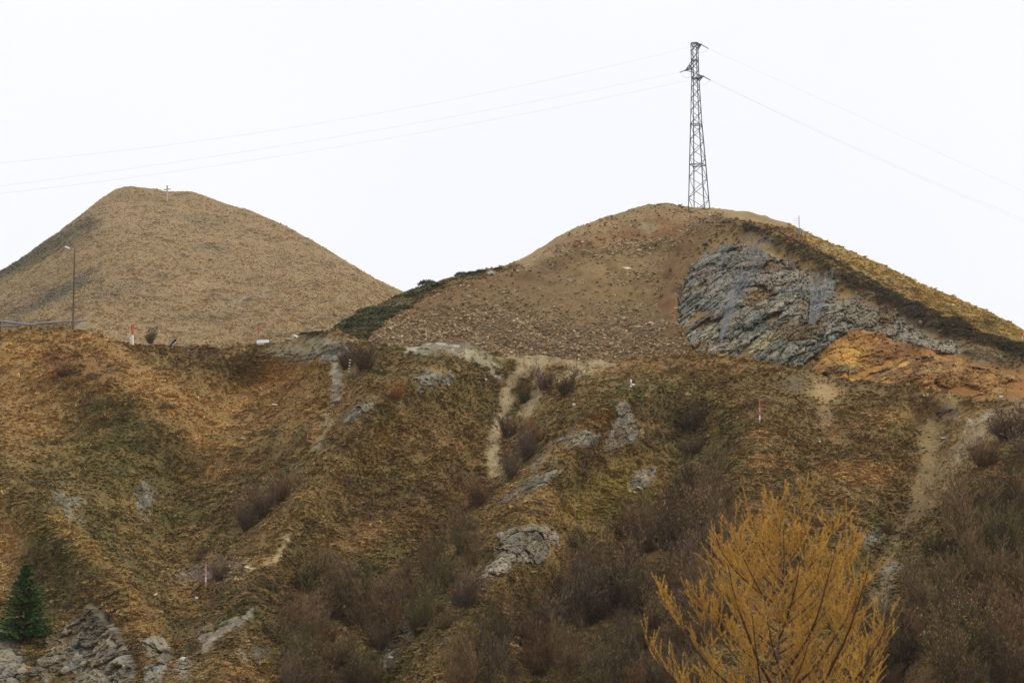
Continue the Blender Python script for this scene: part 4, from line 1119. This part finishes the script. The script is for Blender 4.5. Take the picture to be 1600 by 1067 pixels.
# dwarf evergreens along the left skyline of the rocky hill
ev = [mound(900 + i, 420) for i in range(4)]
M_ever = mat_attr('evergreen_leaf', noise=((3.0, 0.3),), bump=0, objcol=True, rough=0.75, spec=0.2)
for me in ev: me.materials.append(M_ever)
g = np.random.default_rng(90)
cnt = 0
EVP = [(488, 532), (535, 504), (600, 474), (655, 447), (705, 434), (716, 437), (680, 455), (640, 476), (600, 503), (566, 536), (540, 545)]
for i in range(900):
    if cnt >= 84: break
    x, y = g.uniform(485, 720), g.uniform(430, 546)
    if sdist(np.array([x]), np.array([y]), EVP)[0] < -1 or y < mid_crest(x) + 1: continue
    p = mid_surf(np.array([x]), np.array([y]))[0]; s = g.uniform(0.35, 1.15)
    o = bpy.data.objects.new('dwarf_evergreen_shrub', ev[cnt % 4]); col.objects.link(o)
    o.location = p - np.array([0, 0, 0.1]); o.scale = (s * 1.3, s, s * 0.8); o.rotation_euler = (0, 0, g.uniform(0, 6.28))
    c = A(76, 80, 44) * g.uniform(0.7, 1.4); o.color = (*c, 1)
    hp = 'lowest' if x < 545 else 'lower' if x < 590 else 'middle' if x < 635 else 'upper' if x < 680 else 'topmost'
    ep = 'skyline edge' if y < mid_crest(x) + 9 else 'scree edge' if y > mid_crest(x) + 20 else 'inner belt'
    tag(o, 'low dark evergreen shrub on the %s stretch, %s, of the left hill flank' % (hp, ep), 'shrub', 'evergreen shrubs on the hill flank'); cnt += 1
for x, y, s, lab in [(722, 433, 0.8, 'round dark evergreen at the lower end of the pale grass skyline'), (738, 430, 0.7, 'second low evergreen along the pale grass skyline'), (752, 427, 0.7, 'third low evergreen along the pale skyline, before the white rock'), (778, 422, 0.5, 'last small evergreen before the brown scree skyline'), (492, 527, 0.5, 'tiny dark evergreen on the terrace edge, right one of two'), (476, 528, 0.45, 'tiny dark evergreen on the terrace edge, left one of two'), (668, 446, 1.0, 'tallest dark evergreen on the skyline just left of the white rock')]:
    sf = near_surf if y > 520 else mid_surf
    p = sf(np.array([float(x)]), np.array([float(y)]))[0]
    o = bpy.data.objects.new('dwarf_evergreen_shrub', ev[0]); col.objects.link(o)
    o.location = p; o.scale = (s * 1.3, s, s); o.color = (*A(56, 60, 36), 1); tag(o, lab, 'shrub')

# ---------------------------------------------------------------- conifers
def conifer_spruce(px, row, hpx, wpx, label):
    p0 = near_surf(np.array([float(px)]), np.array([float(row)]))[0]
    u = p0[1] / F; H = hpx * u; W = wpx * u / 2
    t = thing('spruce_tree', p0, label, 'tree')
    V, Fc, C = [], [], []
    tube(V, Fc, C, [Vector((0, 0, -0.3)), Vector((0.02, 0, H * 0.5)), Vector((0, 0, H * 0.98))], [0.09, 0.05, 0.01], (0.11, 0.08, 0.06), 7)
    link('trunk', np_mesh('trunk', V, Fc, np.array(C)), M_bark, parent=t)
    r = random.Random(5)
    V, Fc, C = [], [], []
    z = 0.12
    while z < 0.99:
        R0 = W * (1 - z) ** 0.85 * (0.85 + 0.3 * r.random()) + 0.05
        for b in range(int(20 + 12 * (1 - z))):
            a = r.uniform(0, 6.283); L = R0 * r.uniform(0.75, 1.12)
            base = Vector((0, 0, z * H + r.uniform(-0.12, 0.12)))
            tip = base + Vector((math.cos(a) * L, math.sin(a) * L, -0.12 * L + 0.25 * L * z))
            for k in range(int(60 * L / W) + 10):
                f = r.uniform(0.1, 1.0); q = base.lerp(tip, f); q.z -= 0.18 * L * math.sin(f * 3.14) * 0.6
                side = Vector((-math.sin(a), math.cos(a), 0)) * r.choice([-1, 1])
                d = ((tip - base).normalized() * 0.8 + side * r.uniform(0.2, 0.9) + Vector((0, 0, r.uniform(-0.5, 0.6)))).normalized()
                ln = r.uniform(0.16, 0.30) * (1.15 - 0.5 * f); e = d.cross(Vector((r.uniform(-.5, .5), r.uniform(-.5, .5), 1))).normalized() * 0.05
                kk = len(V); V += [q - e, q + e, q + d * ln]; Fc.append((kk, kk + 1, kk + 2))
                tt = r.uniform(0.6, 1.35) * (0.75 + 0.4 * f); c = (0.066 * tt, 0.125 * tt, 0.026 * tt); C += [c, c, (c[0] * 1.4, c[1] * 1.35, c[2] * 1.2)]
        z += 0.052
    link('crown', np_mesh('crown', V, Fc, np.array(C), False), M_plain, parent=t)
M_plain = mat_attr('needles', noise=((2.0, 0.2),), bump=0, rough=0.7, spec=0.2)
M_bark = mat_attr('bark', noise=((6.0, 0.35),), bump=0.5, bscale=20)
conifer_spruce(38, 1005, 120, 112, 'young dark green spruce beside the grey outcrops at the lower left')

M_larch = mat_attr('larch_needles', noise=(), bump=0, rough=0.7, spec=0.1)
_t = M_larch.node_tree; _b = next(n for n in _t.nodes if n.type == 'BSDF_PRINCIPLED'); _o = next(n for n in _t.nodes if n.type == 'OUTPUT_MATERIAL')
_tr = _t.nodes.new('ShaderNodeBsdfTranslucent'); _mx = _t.nodes.new('ShaderNodeMixShader'); _mx.inputs[0].default_value = 0.35
_t.links.new(_b.inputs['Base Color'].links[0].from_socket, _tr.inputs[0]); _t.links.new(_b.outputs[0], _mx.inputs[1]); _t.links.new(_tr.outputs[0], _mx.inputs[2]); _t.links.new(_mx.outputs[0], _o.inputs[0])
def larch():
    Y = 30.0
    top = unproj(np.array([1212.0]), np.array([782.0]), Y)[0]
    base = np.array([top[0] + 0.12, Y, -9.6])
    t = thing('larch_tree', base, 'golden yellow autumn larch with upswept branches rising in the foreground at the lower right', 'tree')
    H = top[2] - base[2]
    r = random.Random(11)
    V, Fc, C = [], [], []
    tp = [Vector((0.06 * math.sin(k * 1.1) - 0.12 * k / 14, 0.04 * math.cos(k * 1.7), H * k / 14)) for k in range(15)]
    tp[0].z = -0.3
    tube(V, Fc, C, tp, [0.055 * (1 - k / 14.6) ** 1.0 + 0.004 for k in range(15)], (0.17, 0.14, 0.115), 8)
    link('trunk', np_mesh('trunk', V, Fc, np.array(C)), M_bark, parent=t)
    def trunk_at(z):
        k = min(13, max(0, int(z / H * 14))); f = z / H * 14 - k
        return tp[k].lerp(tp[k + 1], f)
    def needles(NV, NF, NC, pts, dens, ln):
        for i in range(len(pts) - 1):
            p, q = pts[i], pts[i + 1]; d = (q - p); L = d.length
            if L < 1e-5: continue
            d.normalize()
            u = d.cross(Vector((0.2, 0.3, 0.93))).normalized(); v = d.cross(u)
            for k in range(max(1, int(L * dens))):
                a = r.uniform(0, 6.283); s = (u * math.cos(a) + v * math.sin(a))
                o = p + d * (L * r.random()); dd = (s * r.uniform(0.6, 1.0) + d * r.uniform(0.3, 1.1)).normalized()
                e = dd.cross(d).normalized() * 0.0050; n = ln * r.uniform(0.6, 1.15); kk = len(NV)
                NV += [o - e, o + e, o + dd * n]; NF.append((kk, kk + 1, kk + 2))
                g = r.random(); tt = r.uniform(0.7, 1.25)
                c = (0.80 * tt, 0.47 * tt, 0.11 * tt) if g < 0.72 else ((0.66 * tt, 0.54 * tt, 0.12 * tt) if g < 0.92 else (0.62 * tt, 0.35 * tt, 0.12 * tt))
                NC += [c, c, (c[0] * 1.12, c[1] * 1.12, c[2] * 1.1)]
    def wander(p, d, L, n, up, jit):
        pts = [p.copy()]
        for k in range(n):
            d = (d + Vector((r.uniform(-jit, jit), r.uniform(-jit, jit), up * r.uniform(0.5, 1.5)))).normalized()
            p = p + d * (L / n); pts.append(p.copy())
        return pts
    # leader needles
    NV, NF, NC = [], [], []
    needles(NV, NF, NC, tp[10:], 330, 0.034)
    link('leader_needles', np_mesh('leader_needles', NV, NF, np.array(NC), False), M_larch, parent=t)
    z = H - 0.12; i = 0
    while z > H - 4.9:
        dn = H - z
        L = min(0.20 + 0.84 * dn ** 0.95, 3.0) * r.uniform(0.6, 1.12)
        a = i * 2.4 + r.uniform(-0.5, 0.5)
        el = 0.42 if dn > 1.2 else 0.8
        d = Vector((math.cos(a), math.sin(a), el)).normalized()
        pts = wander(trunk_at(z), d, L, 7, 0.13, 0.07)
        BV, BF, BC = [], [], []; NV, NF, NC = [], [], []
        tube(BV, BF, BC, pts, [0.016 * (L / 1.6) * (1 - k / 8.5) + 0.002 for k in range(8)], (0.09, 0.05, 0.032), 5)
        needles(NV, NF, NC, pts[3:], 300, 0.028)
        nt_ = int(4 + 12 * L) if dn > 1.1 else int(3 + 7 * L)
        for m in range(nt_):
            f = r.uniform(0.18, 1.0) * 6.99; k = int(f); p = pts[k].lerp(pts[k + 1], f - k)
            dd = (pts[k + 1] - pts[k]).normalized(); side = dd.cross(Vector((0, 0, 1))).normalized() * r.choice([-1, 1])
            d2 = (dd * r.uniform(0.3, 0.9) + side * r.uniform(0.3, 1.4) + Vector((0, 0, r.uniform(-0.1, 1.3)))).normalized()
            l2 = r.uniform(0.16, 0.50) * (0.6 + 0.5 * min(L, 1.4))
            tw = wander(p, d2, l2, 4, 0.11, 0.2)
            tube(BV, BF, BC, tw, [0.0045, 0.004, 0.0032, 0.0024, 0.0014], (0.13, 0.085, 0.05), 3)
            needles(NV, NF, NC, tw, 330, 0.026)
            if r.random() < 0.6:
                for mm in range(2):
                    tw2 = wander(tw[r.randrange(1, 4)], (d2 + Vector((r.uniform(-.9, .9), r.uniform(-.9, .9), r.uniform(0, .7)))).normalized(), l2 * r.uniform(0.35, 0.6), 3, 0.12, 0.1)
                    tube(BV, BF, BC, tw2, [0.003, 0.0026, 0.002, 0.0012], (0.14, 0.09, 0.05), 3)
                    needles(NV, NF, NC, tw2, 330, 0.025)
        b = link('branch', np_mesh('branch', BV, BF, np.array(BC)), M_plain, parent=t)
        link('needles', np_mesh('needles', NV, NF, np.array(NC), False), M_larch, parent=b)
        z -= (0.068 + 0.006 * dn) if dn > 1.1 else 0.10; i += 1
    return i
larch()

# ---------------------------------------------------------------- pylon and lines
def bar(V, Fc, p, q, w):
    p, q = Vector(p), Vector(q); d = (q - p).normalized()
    u = d.cross(Vector((0.13, 0.2, 0.97)))
    if u.length < 0.2: u = d.cross(Vector((1, 0, 0)))
    u.normalize(); v = d.cross(u); k = len(V); u *= w / 2; v *= w / 2
    for c in (p, q): V += [c - u - v, c + u - v, c + u + v, c - u + v]
    Fc += [(k, k+1, k+5, k+4), (k+1, k+2, k+6, k+5), (k+2, k+3, k+7, k+6), (k+3, k, k+4, k+7), (k, k+3, k+2, k+1), (k+4, k+5, k+6, k+7)]
def bars(name, segs, mat, parent, **kw):
    V, Fc = [], []
    for p, q, w in segs: bar(V, Fc, p, q, w)
    return link(name, np_mesh(name, V, Fc, smooth=False), mat, parent=parent, **kw)

def at(px, row, Y):
    return Vector(unproj(np.array([float(px)]), np.array([float(row)]), float(Y))[0])

PY = 257.0
base_p = at(1092.5, 330, PY)
pyl = thing('lattice_pylon', base_p, 'dark steel lattice power pylon standing on top of the rocky hill', 'pylon')
prof = [(345, 1093.2, 18.6), (323, 1092.3, 17.4), (258, 1090.2, 13.6), (195, 1088.0, 9.6), (145, 1086.9, 7.2), (123, 1086.4, 6.2), (95, 1085.7, 6.0), (68, 1085.0, 5.8)]
def corner(k, row):
    rows = [p[0] for p in prof][::-1]; cx = np.interp(row, rows, [p[1] for p in prof][::-1]); R0 = np.interp(row, rows, [p[2] for p in prof][::-1])
    c = at(cx, row, PY) - base_p; a = R(20 + 90 * k); s = PY / F * R0 * 1.06
    return c + Vector((math.cos(a) * s, math.sin(a) * s, 0))
levels = [345, 328, 311, 294, 278, 262, 247, 233, 220, 207, 195, 184, 174, 164, 155, 146, 138, 130, 123, 116, 109, 102, 95, 88, 81, 74, 68]
for k in range(4):
    segs = [(corner(k, a), corner(k, b), 0.105 if a > 195 else 0.085) for a, b in zip(levels[:-1], levels[1:])]
    bars('leg', segs, M_steel, pyl)
    foot = corner(k, 345); V, Fc = [], []
    bar(V, Fc, foot - Vector((0, 0, 1.2)), foot + Vector((0, 0, 0.25)), 0.6)
    link('footing', np_mesh('footing', V, Fc, smooth=False), M_con, parent=pyl)
for i, (a, b) in enumerate(zip(levels[:-1], levels[1:])):
    for k in range(4):
        k2 = (k + 1) % 4
        p, q = (corner(k, a), corner(k2, b)) if i % 2 == 0 else (corner(k2, a), corner(k, b))
        if k % 2: p, q = (corner(k2, a), corner(k, b)) if i % 2 == 0 else (corner(k, a), corner(k2, b))
        bars('brace', [(p, q, 0.055)], M_steel, pyl)
for row in (258, 195, 123, 95, 68):
    segs = [(corner(k, row), corner((k + 1) % 4, row), 0.075) for k in range(4)] + [(corner(0, row), corner(2, row), 0.05), (corner(1, row), corner(3, row), 0.05)]
    bars('cross_frame', segs, M_steel, pyl)
def arm(tip, root_rows, ks):
    tp_ = tip - base_p; segs = []
    for rr in root_rows:
        for k in ks: segs.append((corner(k, rr), tp_, 0.085))
    for f in (0.35, 0.65):
        a = [corner(k, rr).lerp(tp_, f) for rr in root_rows for k in ks]
        segs += [(a[0], a[1], 0.05), (a[0], a[2], 0.05), (a[1], a[3], 0.05), (a[2], a[3], 0.05), (a[0], a[3], 0.05)]
    segs.append((tp_ - Vector((0.14, 0, 0.05)), tp_ + Vector((0.14, 0, 0)), 0.16))
    return bars('cross_arm', segs, M_steel, pyl)
# the arms' tips: real lateral positions relative to the tower
tipA = at(1095.5, 70, PY - 0.6); tipB = at(1071.5, 110, PY - 0.8); tipC = at(1098.5, 119.5, PY - 0.6)
arm(tipA, (68, 78), (0, 3)); arm(tipB, (97, 107), (1, 2)); arm(tipC, (118, 127), (0, 3))
def insulator(p, q):
    d = (q - p); n = 7; V, Fc, C = [], [], []
    pts, rad = [], []
    for k in range(n * 2 + 1):
        pts.append(p + d * (k / (n * 2))); rad.append(0.085 if k % 2 else 0.03)
    tube(V, Fc, C, pts, rad, (1, 1, 1), 7)
    o = link('insulator_string', np_mesh('insulator_string', [v - base_p for v in V], Fc, smooth=False), M_glassins, parent=pyl)
def line_pts(pa, mid, end, Ya, Yb, ext):
    (x0, y0), (x1, y1), (x2, y2) = pa, mid, end
    co = np.polyfit([x0, x1, x2], [y0, y1, y2], 2)
    xs = np.linspace(x0, ext, 40)
    Ys = Ya + (Yb - Ya) * (xs - x0) / (ext - x0)
    P = unproj(xs, np.polyval(co, xs), Ys)
    return [Vector(p) for p in P]
def wire(name, pts, rad, label, mat=M_wire, sides=5, cat='power line', group='power lines of the pylon'):
    V, Fc, C = [], [], []
    tube(V, Fc, C, pts, [rad] * len(pts), (1, 1, 1), sides)
    return link(name, np_mesh(name, V, Fc), mat, label=label, cat=cat, group=group)
WR = 0.0065
LN = [
    (tipA, (1083, 73), (541, 186), (0, 255), -500, 'top wire running from the pylon to the left edge', -1),
    (tipB, (1062, 113.5), (533, 213), (0, 291), -500, 'middle wire running from the pylon to the left edge', -1),
    (tipC, (1086, 124), (533, 229), (0, 303), -500, 'lowest wire running from the pylon to the left edge', -1),
    (tipA, (1107, 76.5), (1350, 186), (1600, 300), 2000, 'highest wire running from the pylon to the right edge', 1),
    (tipC, (1110, 125.5), (1350, 237), (1600, 343), 2000, 'upper wire of the close pair running right from the pylon', 1),
    (tipB, (1085, 114), (1350, 239.5), (1600, 347), 2000, 'lower wire of the close pair running right from the pylon', 1),
]
starts = {}
for tip, a, m, e, ext, lab, sg in LN:
    Ya = tip.y - 0.3; pts = line_pts(a, m, e, Ya, (200 if sg < 0 else 250), ext)
    insulator(tip, pts[0]); wire('power_line', pts, WR, lab); starts[(lab)] = pts[0]
st = list(starts.values())
for i, (a, b) in enumerate(((st[0], st[3]), (st[2], st[4]), (st[1], st[5]))):
    pts = []
    for k in range(13):
        f = k / 12; p = a.lerp(b, f); p.z -= 0.75 * math.sin(math.pi * f); pts.append(p - base_p)
    V, Fc, C = [], [], []
    tube(V, Fc, C, pts, [0.014] * 13, (1, 1, 1), 5)
    link('jumper_wire', np_mesh('jumper_wire', V, Fc), M_wire, parent=pyl)

# ---------------------------------------------------------------- lamp post, cross, pipes, stakes
def P_near(x, y): return Vector(near_surf(np.array([float(x)]), np.array([float(y)]))[0])
def P_mid(x, y): return Vector(mid_surf(np.array([float(x)]), np.array([float(y)]))[0])
def P_far(x, y): return Vector(far_surf(np.array([float(x)]), np.array([float(y)]))[0])
def tubeobj(name, pts, rad, mat, parent=None, sides=8, **kw):
    V, Fc, C = [], [], []
    if not isinstance(rad, (list, tuple)): rad = [rad] * len(pts)
    tube(V, Fc, C, pts, rad, (1, 1, 1), sides)
    k = len(V)
    for b in (0, len(pts) - 1): Fc.append(tuple([b * sides + j for j in (0, 1, 2, 3)]))
    return link(name, np_mesh(name, V, Fc), mat, parent=parent, **kw)

lp = P_near(114, 521); u = lp.y / F
lt = thing('lamp_post', lp, 'thin rusty lamp post with short side arm standing on the terrace edge at the left', 'lamp post')
H = 130 * u
tubeobj('pole', [Vector((0, 0, -0.4)), Vector((-0.02, 0, H * 0.5)), Vector((-0.07, 0, H))], [0.09, 0.075, 0.06], M_rust, lt)
tubeobj('arm', [Vector((-0.07, 0, H - 0.05)), Vector((-0.45, 0, H + 0.1)), Vector((-0.62, 0, H + 0.16))], 0.045, M_galv, lt)
V, Fc = [], []; bar(V, Fc, (-0.52, 0, H + 0.10), (-0.98, 0, H + 0.27), 0.15); link('lamp_head', np_mesh('lamp_head', V, Fc, smooth=False), M_white, parent=lt)
# pipes lying along the terrace
zc = lambda x, y: at(x, y, 181)
for pts, lab, rad in (
    ([(-60, 505), (0, 510), (30, 514), (55, 517), (75, 518.5)], 'dark grey pipe sloping down from the left edge on the terrace', 0.10),
    ([(-60, 521), (0, 521), (40, 520), (75, 516.5), (112, 514), (150, 512)], 'pale grey pipe lying along the terrace past the lamp post', 0.085)):
    tubeobj('pipe', [zc(x, y) + Vector((0, -4.5, 0)) for x, y in pts], rad, M_pipe, label=lab, cat='pipe', group='pipes on the terrace')
for x, yt, lab in ((20, 512, 'short post holding the pipes, at the left edge'), (66, 517, 'short post holding the pipes, nearest the lamp post')):
    a = zc(x, yt) + Vector((0, -4.4, 0)); b = Vector(a); b.z -= 1.1
    tubeobj('support_post', [b, a], 0.05, M_rust, label=lab, cat='post')

cp = P_far(261, 317); u = cp.y / F
ct = thing('summit_cross', cp, 'tall thin pale cross standing on the top of the far grassy hill', 'cross')
H = 25.5 * u
bars('post', [((0, 0, -0.5), (0, 0, H), 0.30)], M_pale, ct)
bars('cross_beam', [((-0.9, -0.2, H * 0.71), (0.95, 0.2, H * 0.78), 0.2)], M_galv, ct)

def stake(p, h, w, mats, name, label, lean=(0, 0), extra=None):
    t = thing(name, p, label, 'stake')
    n = len(mats)
    for i, m in enumerate(mats):
        z0 = -0.15 if i == 0 else h * i / n; z1 = h * (i + 1) / n
        bars('painted_band', [((lean[0] * z0, lean[1] * z0, z0), (lean[0] * z1, lean[1] * z1, z1), w)], m, t)
    return t
p = P_near(208, 545); u = p.y / F
s = stake(p, 33 * u, 0.14, [M_white, M_white, M_red, M_red], 'survey_stake', 'white and orange red striped stake with white side strut on the left terrace edge', (-0.06, 0))
bars('side_strut', [((-0.05, 0, 0.95), (-0.32, 0, 0.55), 0.09), ((-0.2, 0, 0.85), (-0.18, 0, 0.1), 0.06)], M_white, s)
bars('ribbon', [((-0.2, 0, 1.85), (-0.12, 0, 1.25), 0.09), ((0.02, 0, 1.9), (0.06, 0, 1.6), 0.07)], M_red, s)
p = P_near(405, 542); u = p.y / F
s = stake(p, 30 * u, 0.05, [M_galv, M_galv], 'marker_flag', 'thin stake with small red flag above the white block on the terrace', (0, 0))
bars('flag', [((-0.06, 0, 30 * u), (-0.04, 0, 21 * u), 0.13), ((-0.14, 0, 28.5 * u), (0.1, 0, 29 * u), 0.08)], M_red, s)
p = P_near(411, 541)
bars_o = bars('white_block', [((-0.55, -0.1, 0.22), (0.55, -0.1, 0.30), 0.30), ((-0.55, -0.05, 0.08), (0.1, -0.05, 0.08), 0.22)], M_white, None, label='white stone block at the foot of the little red flag', cat='block')
bars_o.location = p
p = P_near(1187, 666); u = p.y / F
stake(p, 38 * u, 0.08, [M_pink, M_white, M_red, M_pink, M_red, M_red], 'ranging_pole', 'red and white ranging pole standing in the grass right of centre', (0.0, 0))
p = P_near(986, 613); u = p.y / F
s = stake(p, 14 * u, 0.11, [M_white, M_pink, M_white], 'marker_stake', 'short white and pink marker in the grass near the spur top', (-0.03, 0))
bars('tag', [((0.05, 0, 6 * u), (0.3, 0, 5 * u), 0.12)], M_white, s)
p = P_near(322, 926); u = p.y / F
stake(p, 36 * u, 0.075, [M_pink, M_white, M_pink, M_pink, M_pink], 'ranging_pole', 'faded pink pole standing in the gully at the lower left', (-0.02, 0))
p = P_mid(1596, 552); u = p.y / F
stake(p, 24 * u, 0.10, [M_white, M_red, M_white, M_red], 'ranging_pole', 'red and white pole at the right edge on the golden slope', (0.05, 0))
p = P_near(495, 598); u = p.y / F
stake(p, 12 * u, 0.06, [M_pink, M_red], 'marker_stake', 'tiny reddish peg in the grass left of the small gully', (0.04, 0))
p = P_mid(1249, 370); u = p.y / F
s = stake(p, 33 * u, 0.075, [M_steel, M_galv, M_pink], 'survey_mast', 'slender mast with grey box and short arms on the right skyline', (0, 0))
bars('box', [((-0.08, -0.1, 0.1), (-0.05, -0.1, 0.95), 0.40)], M_pipe, s)
bars('back_post', [((0.25, 0.1, 0.0), (0.18, 0.1, 1.05), 0.16)], M_steel, s)
for z in (29, 25.5, 21.5): bars('arm', [((0, 0, z * u), (-0.75, 0, (z - 1) * u), 0.022)], M_pink, s)
p = P_near(268, 541); u = p.y / F
t = thing('fallen_post', p, 'black charred post leaning out of the grass beside pale wood on the left terrace', 'post')
bars('charred_log', [((-0.2, 0, -0.1), (0.42, 0, 0.62), 0.17)], M_dark, t)
bars('pale_log', [((-0.05, -0.15, -0.15), (0.60, -0.15, 0.55), 0.11)], M_pale, t)
bars('broken_wood', [((-1.0, -0.1, 0.05), (-0.55, -0.1, 0.22), 0.13), ((-0.8, -0.1, 0.3), (-0.66, -0.1, 0.0), 0.12)], M_pale, t)
# white tubes added in place of the brightly lit stems of the dark bush
for i, (x, y, h, lab) in enumerate([(546, 583, 22, 'left white tube standing in for a brightly lit stem of the dark bush'), (558, 580, 26, 'right white tube standing in for a brightly lit stem of the dark bush')]):
    p = P_near(x, y); u = p.y / F
    V, Fc = [], []; n = 5
    for k in range(n):
        z0 = h * u * k / n; V0 = len(V)
        bar(V, Fc, (0.03 * k, -0.9, z0 + 0.05), (0.03 * (k + 0.6), -0.9, z0 + h * u / n * 0.55), 0.13)
    o = link('lit_stem', np_mesh('lit_stem', V, Fc, smooth=False), M_white, label=lab, cat='tree guard')
    o.location = p

# ---------------------------------------------------------------- rockfall nets on the cliff
def net(outline_l, outline_r, label, nu, nv):
    """a wire net hung down the cliff: pleats between two side lines"""
    n = 60
    t = np.linspace(0, 1, n)
    def poly(pts):
        p = np.array(pts, float); d = np.r_[0, np.cumsum(np.hypot(*np.diff(p, axis=0).T))]; d /= d[-1]
        return np.stack([np.interp(t, d, p[:, 0]), np.interp(t, d, p[:, 1])], -1)
    Lp, Rp = poly(outline_l), poly(outline_r)
    def pt(s, tt):
        i = tt * (n - 1); k = int(min(i, n - 2)); f = i - k
        a = Lp[k] * (1 - f) + Lp[k + 1] * f; b = Rp[k] * (1 - f) + Rp[k + 1] * f
        q = a * (1 - s) + b * s
        p = mid_surf(np.array([q[0]]), np.array([q[1]]))[0]
        w = 0.6 + 0.18 * math.sin(s * 21 + 3 * tt) + 0.1 * math.sin(tt * 17 + s * 9)
        return Vector(p) + Vector((0, -0.75, 0.55)) * (w + 1.05)
    V, Fc, C = [], [], []
    G = [[pt(i / nu, j / nv) for j in range(nv + 1)] for i in range(nu + 1)]
    r = random.Random(3)
    for i in range(nu + 1):
        for j in range(nv):
            for di in (-1, 1):
                if 0 <= i + di <= nu and (i + j) % 2 == 0:
                    bar3(V, Fc, G[i][j], G[i + di][j + 1], 0.007)
    for i in (0, nu):
        for j in range(nv): bar3(V, Fc, G[i][j], G[i][j + 1], 0.011)
    for i in range(nu): bar3(V, Fc, G[i][0], G[i + 1][0], 0.025)
    for i in (3, 4, 9, 15, 16, 17, 21):
        for j in range(nv): bar3(V, Fc, G[i][j], G[i][j + 1], 0.010)
    return link('rockfall_net', np_mesh('rockfall_net', V, Fc, smooth=False), M_net, label=label, cat='net', group='rockfall nets on the cliff')
def bar3(V, Fc, p, q, w):
    d = (q - p)
    if d.length < 1e-4: return
    d.normalize(); u = d.cross(Vector((0.1, 0.95, 0.3))).normalized(); v = d.cross(u); k = len(V)
    for c in (p, q):
        for a in (0, 2.094, 4.189): V.append(c + (u * math.cos(a) + v * math.sin(a)) * w)
    for a in range(3):
        b = (a + 1) % 3; Fc.append((k + a, k + b, k + 3 + b, k + 3 + a))
net([(1164, 376), (1158, 405), (1150, 435), (1138, 465), (1129, 500), (1123, 530)], [(1203, 382), (1196, 408), (1180, 438), (1156, 462), (1141, 495), (1127, 532)], 'left grey wire net hanging down the cliff in a narrowing tail', 26, 60)
net([(1262, 426), (1266, 455), (1264, 490), (1262, 512)], [(1300, 434), (1290, 465), (1278, 495), (1270, 514)], 'right shorter grey wire net hanging down the cliff', 22, 40)

# ---------------------------------------------------------------- thin autumn haze
import bmesh
bm = bmesh.new(); bmesh.ops.create_cube(bm, size=1.0)
hz = bpy.data.meshes.new('haze'); bm.to_mesh(hz); bm.free()
mh = bpy.data.materials.new('haze_air'); mh.use_nodes = True
tn = mh.node_tree
for n in list(tn.nodes): tn.nodes.remove(n)
oo = tn.nodes.new('ShaderNodeOutputMaterial'); pv = tn.nodes.new('ShaderNodeVolumePrincipled')
pv.inputs['Color'].default_value = (0.93, 0.95, 1.0, 1); pv.inputs['Density'].default_value = 0.00011
tn.links.new(pv.outputs[0], oo.inputs['Volume'])
ho = link('haze', hz, mh, kind='stuff')
zlo, zhi = 1e9, -1e9
for o in scene.objects:
    if o.type == 'MESH' and o.get('kind') == 'structure':
        zz = np.empty(len(o.data.vertices) * 3, np.float32); o.data.vertices.foreach_get('co', zz); zlo = min(zlo, zz[2::3].min()); zhi = max(zhi, zz[2::3].max())
zlo -= 1.0; zhi += 6.0
ho.scale = (10400, 10400, zhi - zlo); ho.location = (0, 0, (zhi + zlo) / 2)
print('HAZE', zlo, zhi)
scene.cycles.volume_bounces = 1
scene.render.resolution_x = 1024
scene.render.resolution_y = 682
print('TRIS', sum(sum(len(p.vertices) - 2 for p in o.data.polygons) if len(o.data.polygons) < 20000 else len(o.data.polygons) * 2 for o in scene.objects if o.type == 'MESH'))
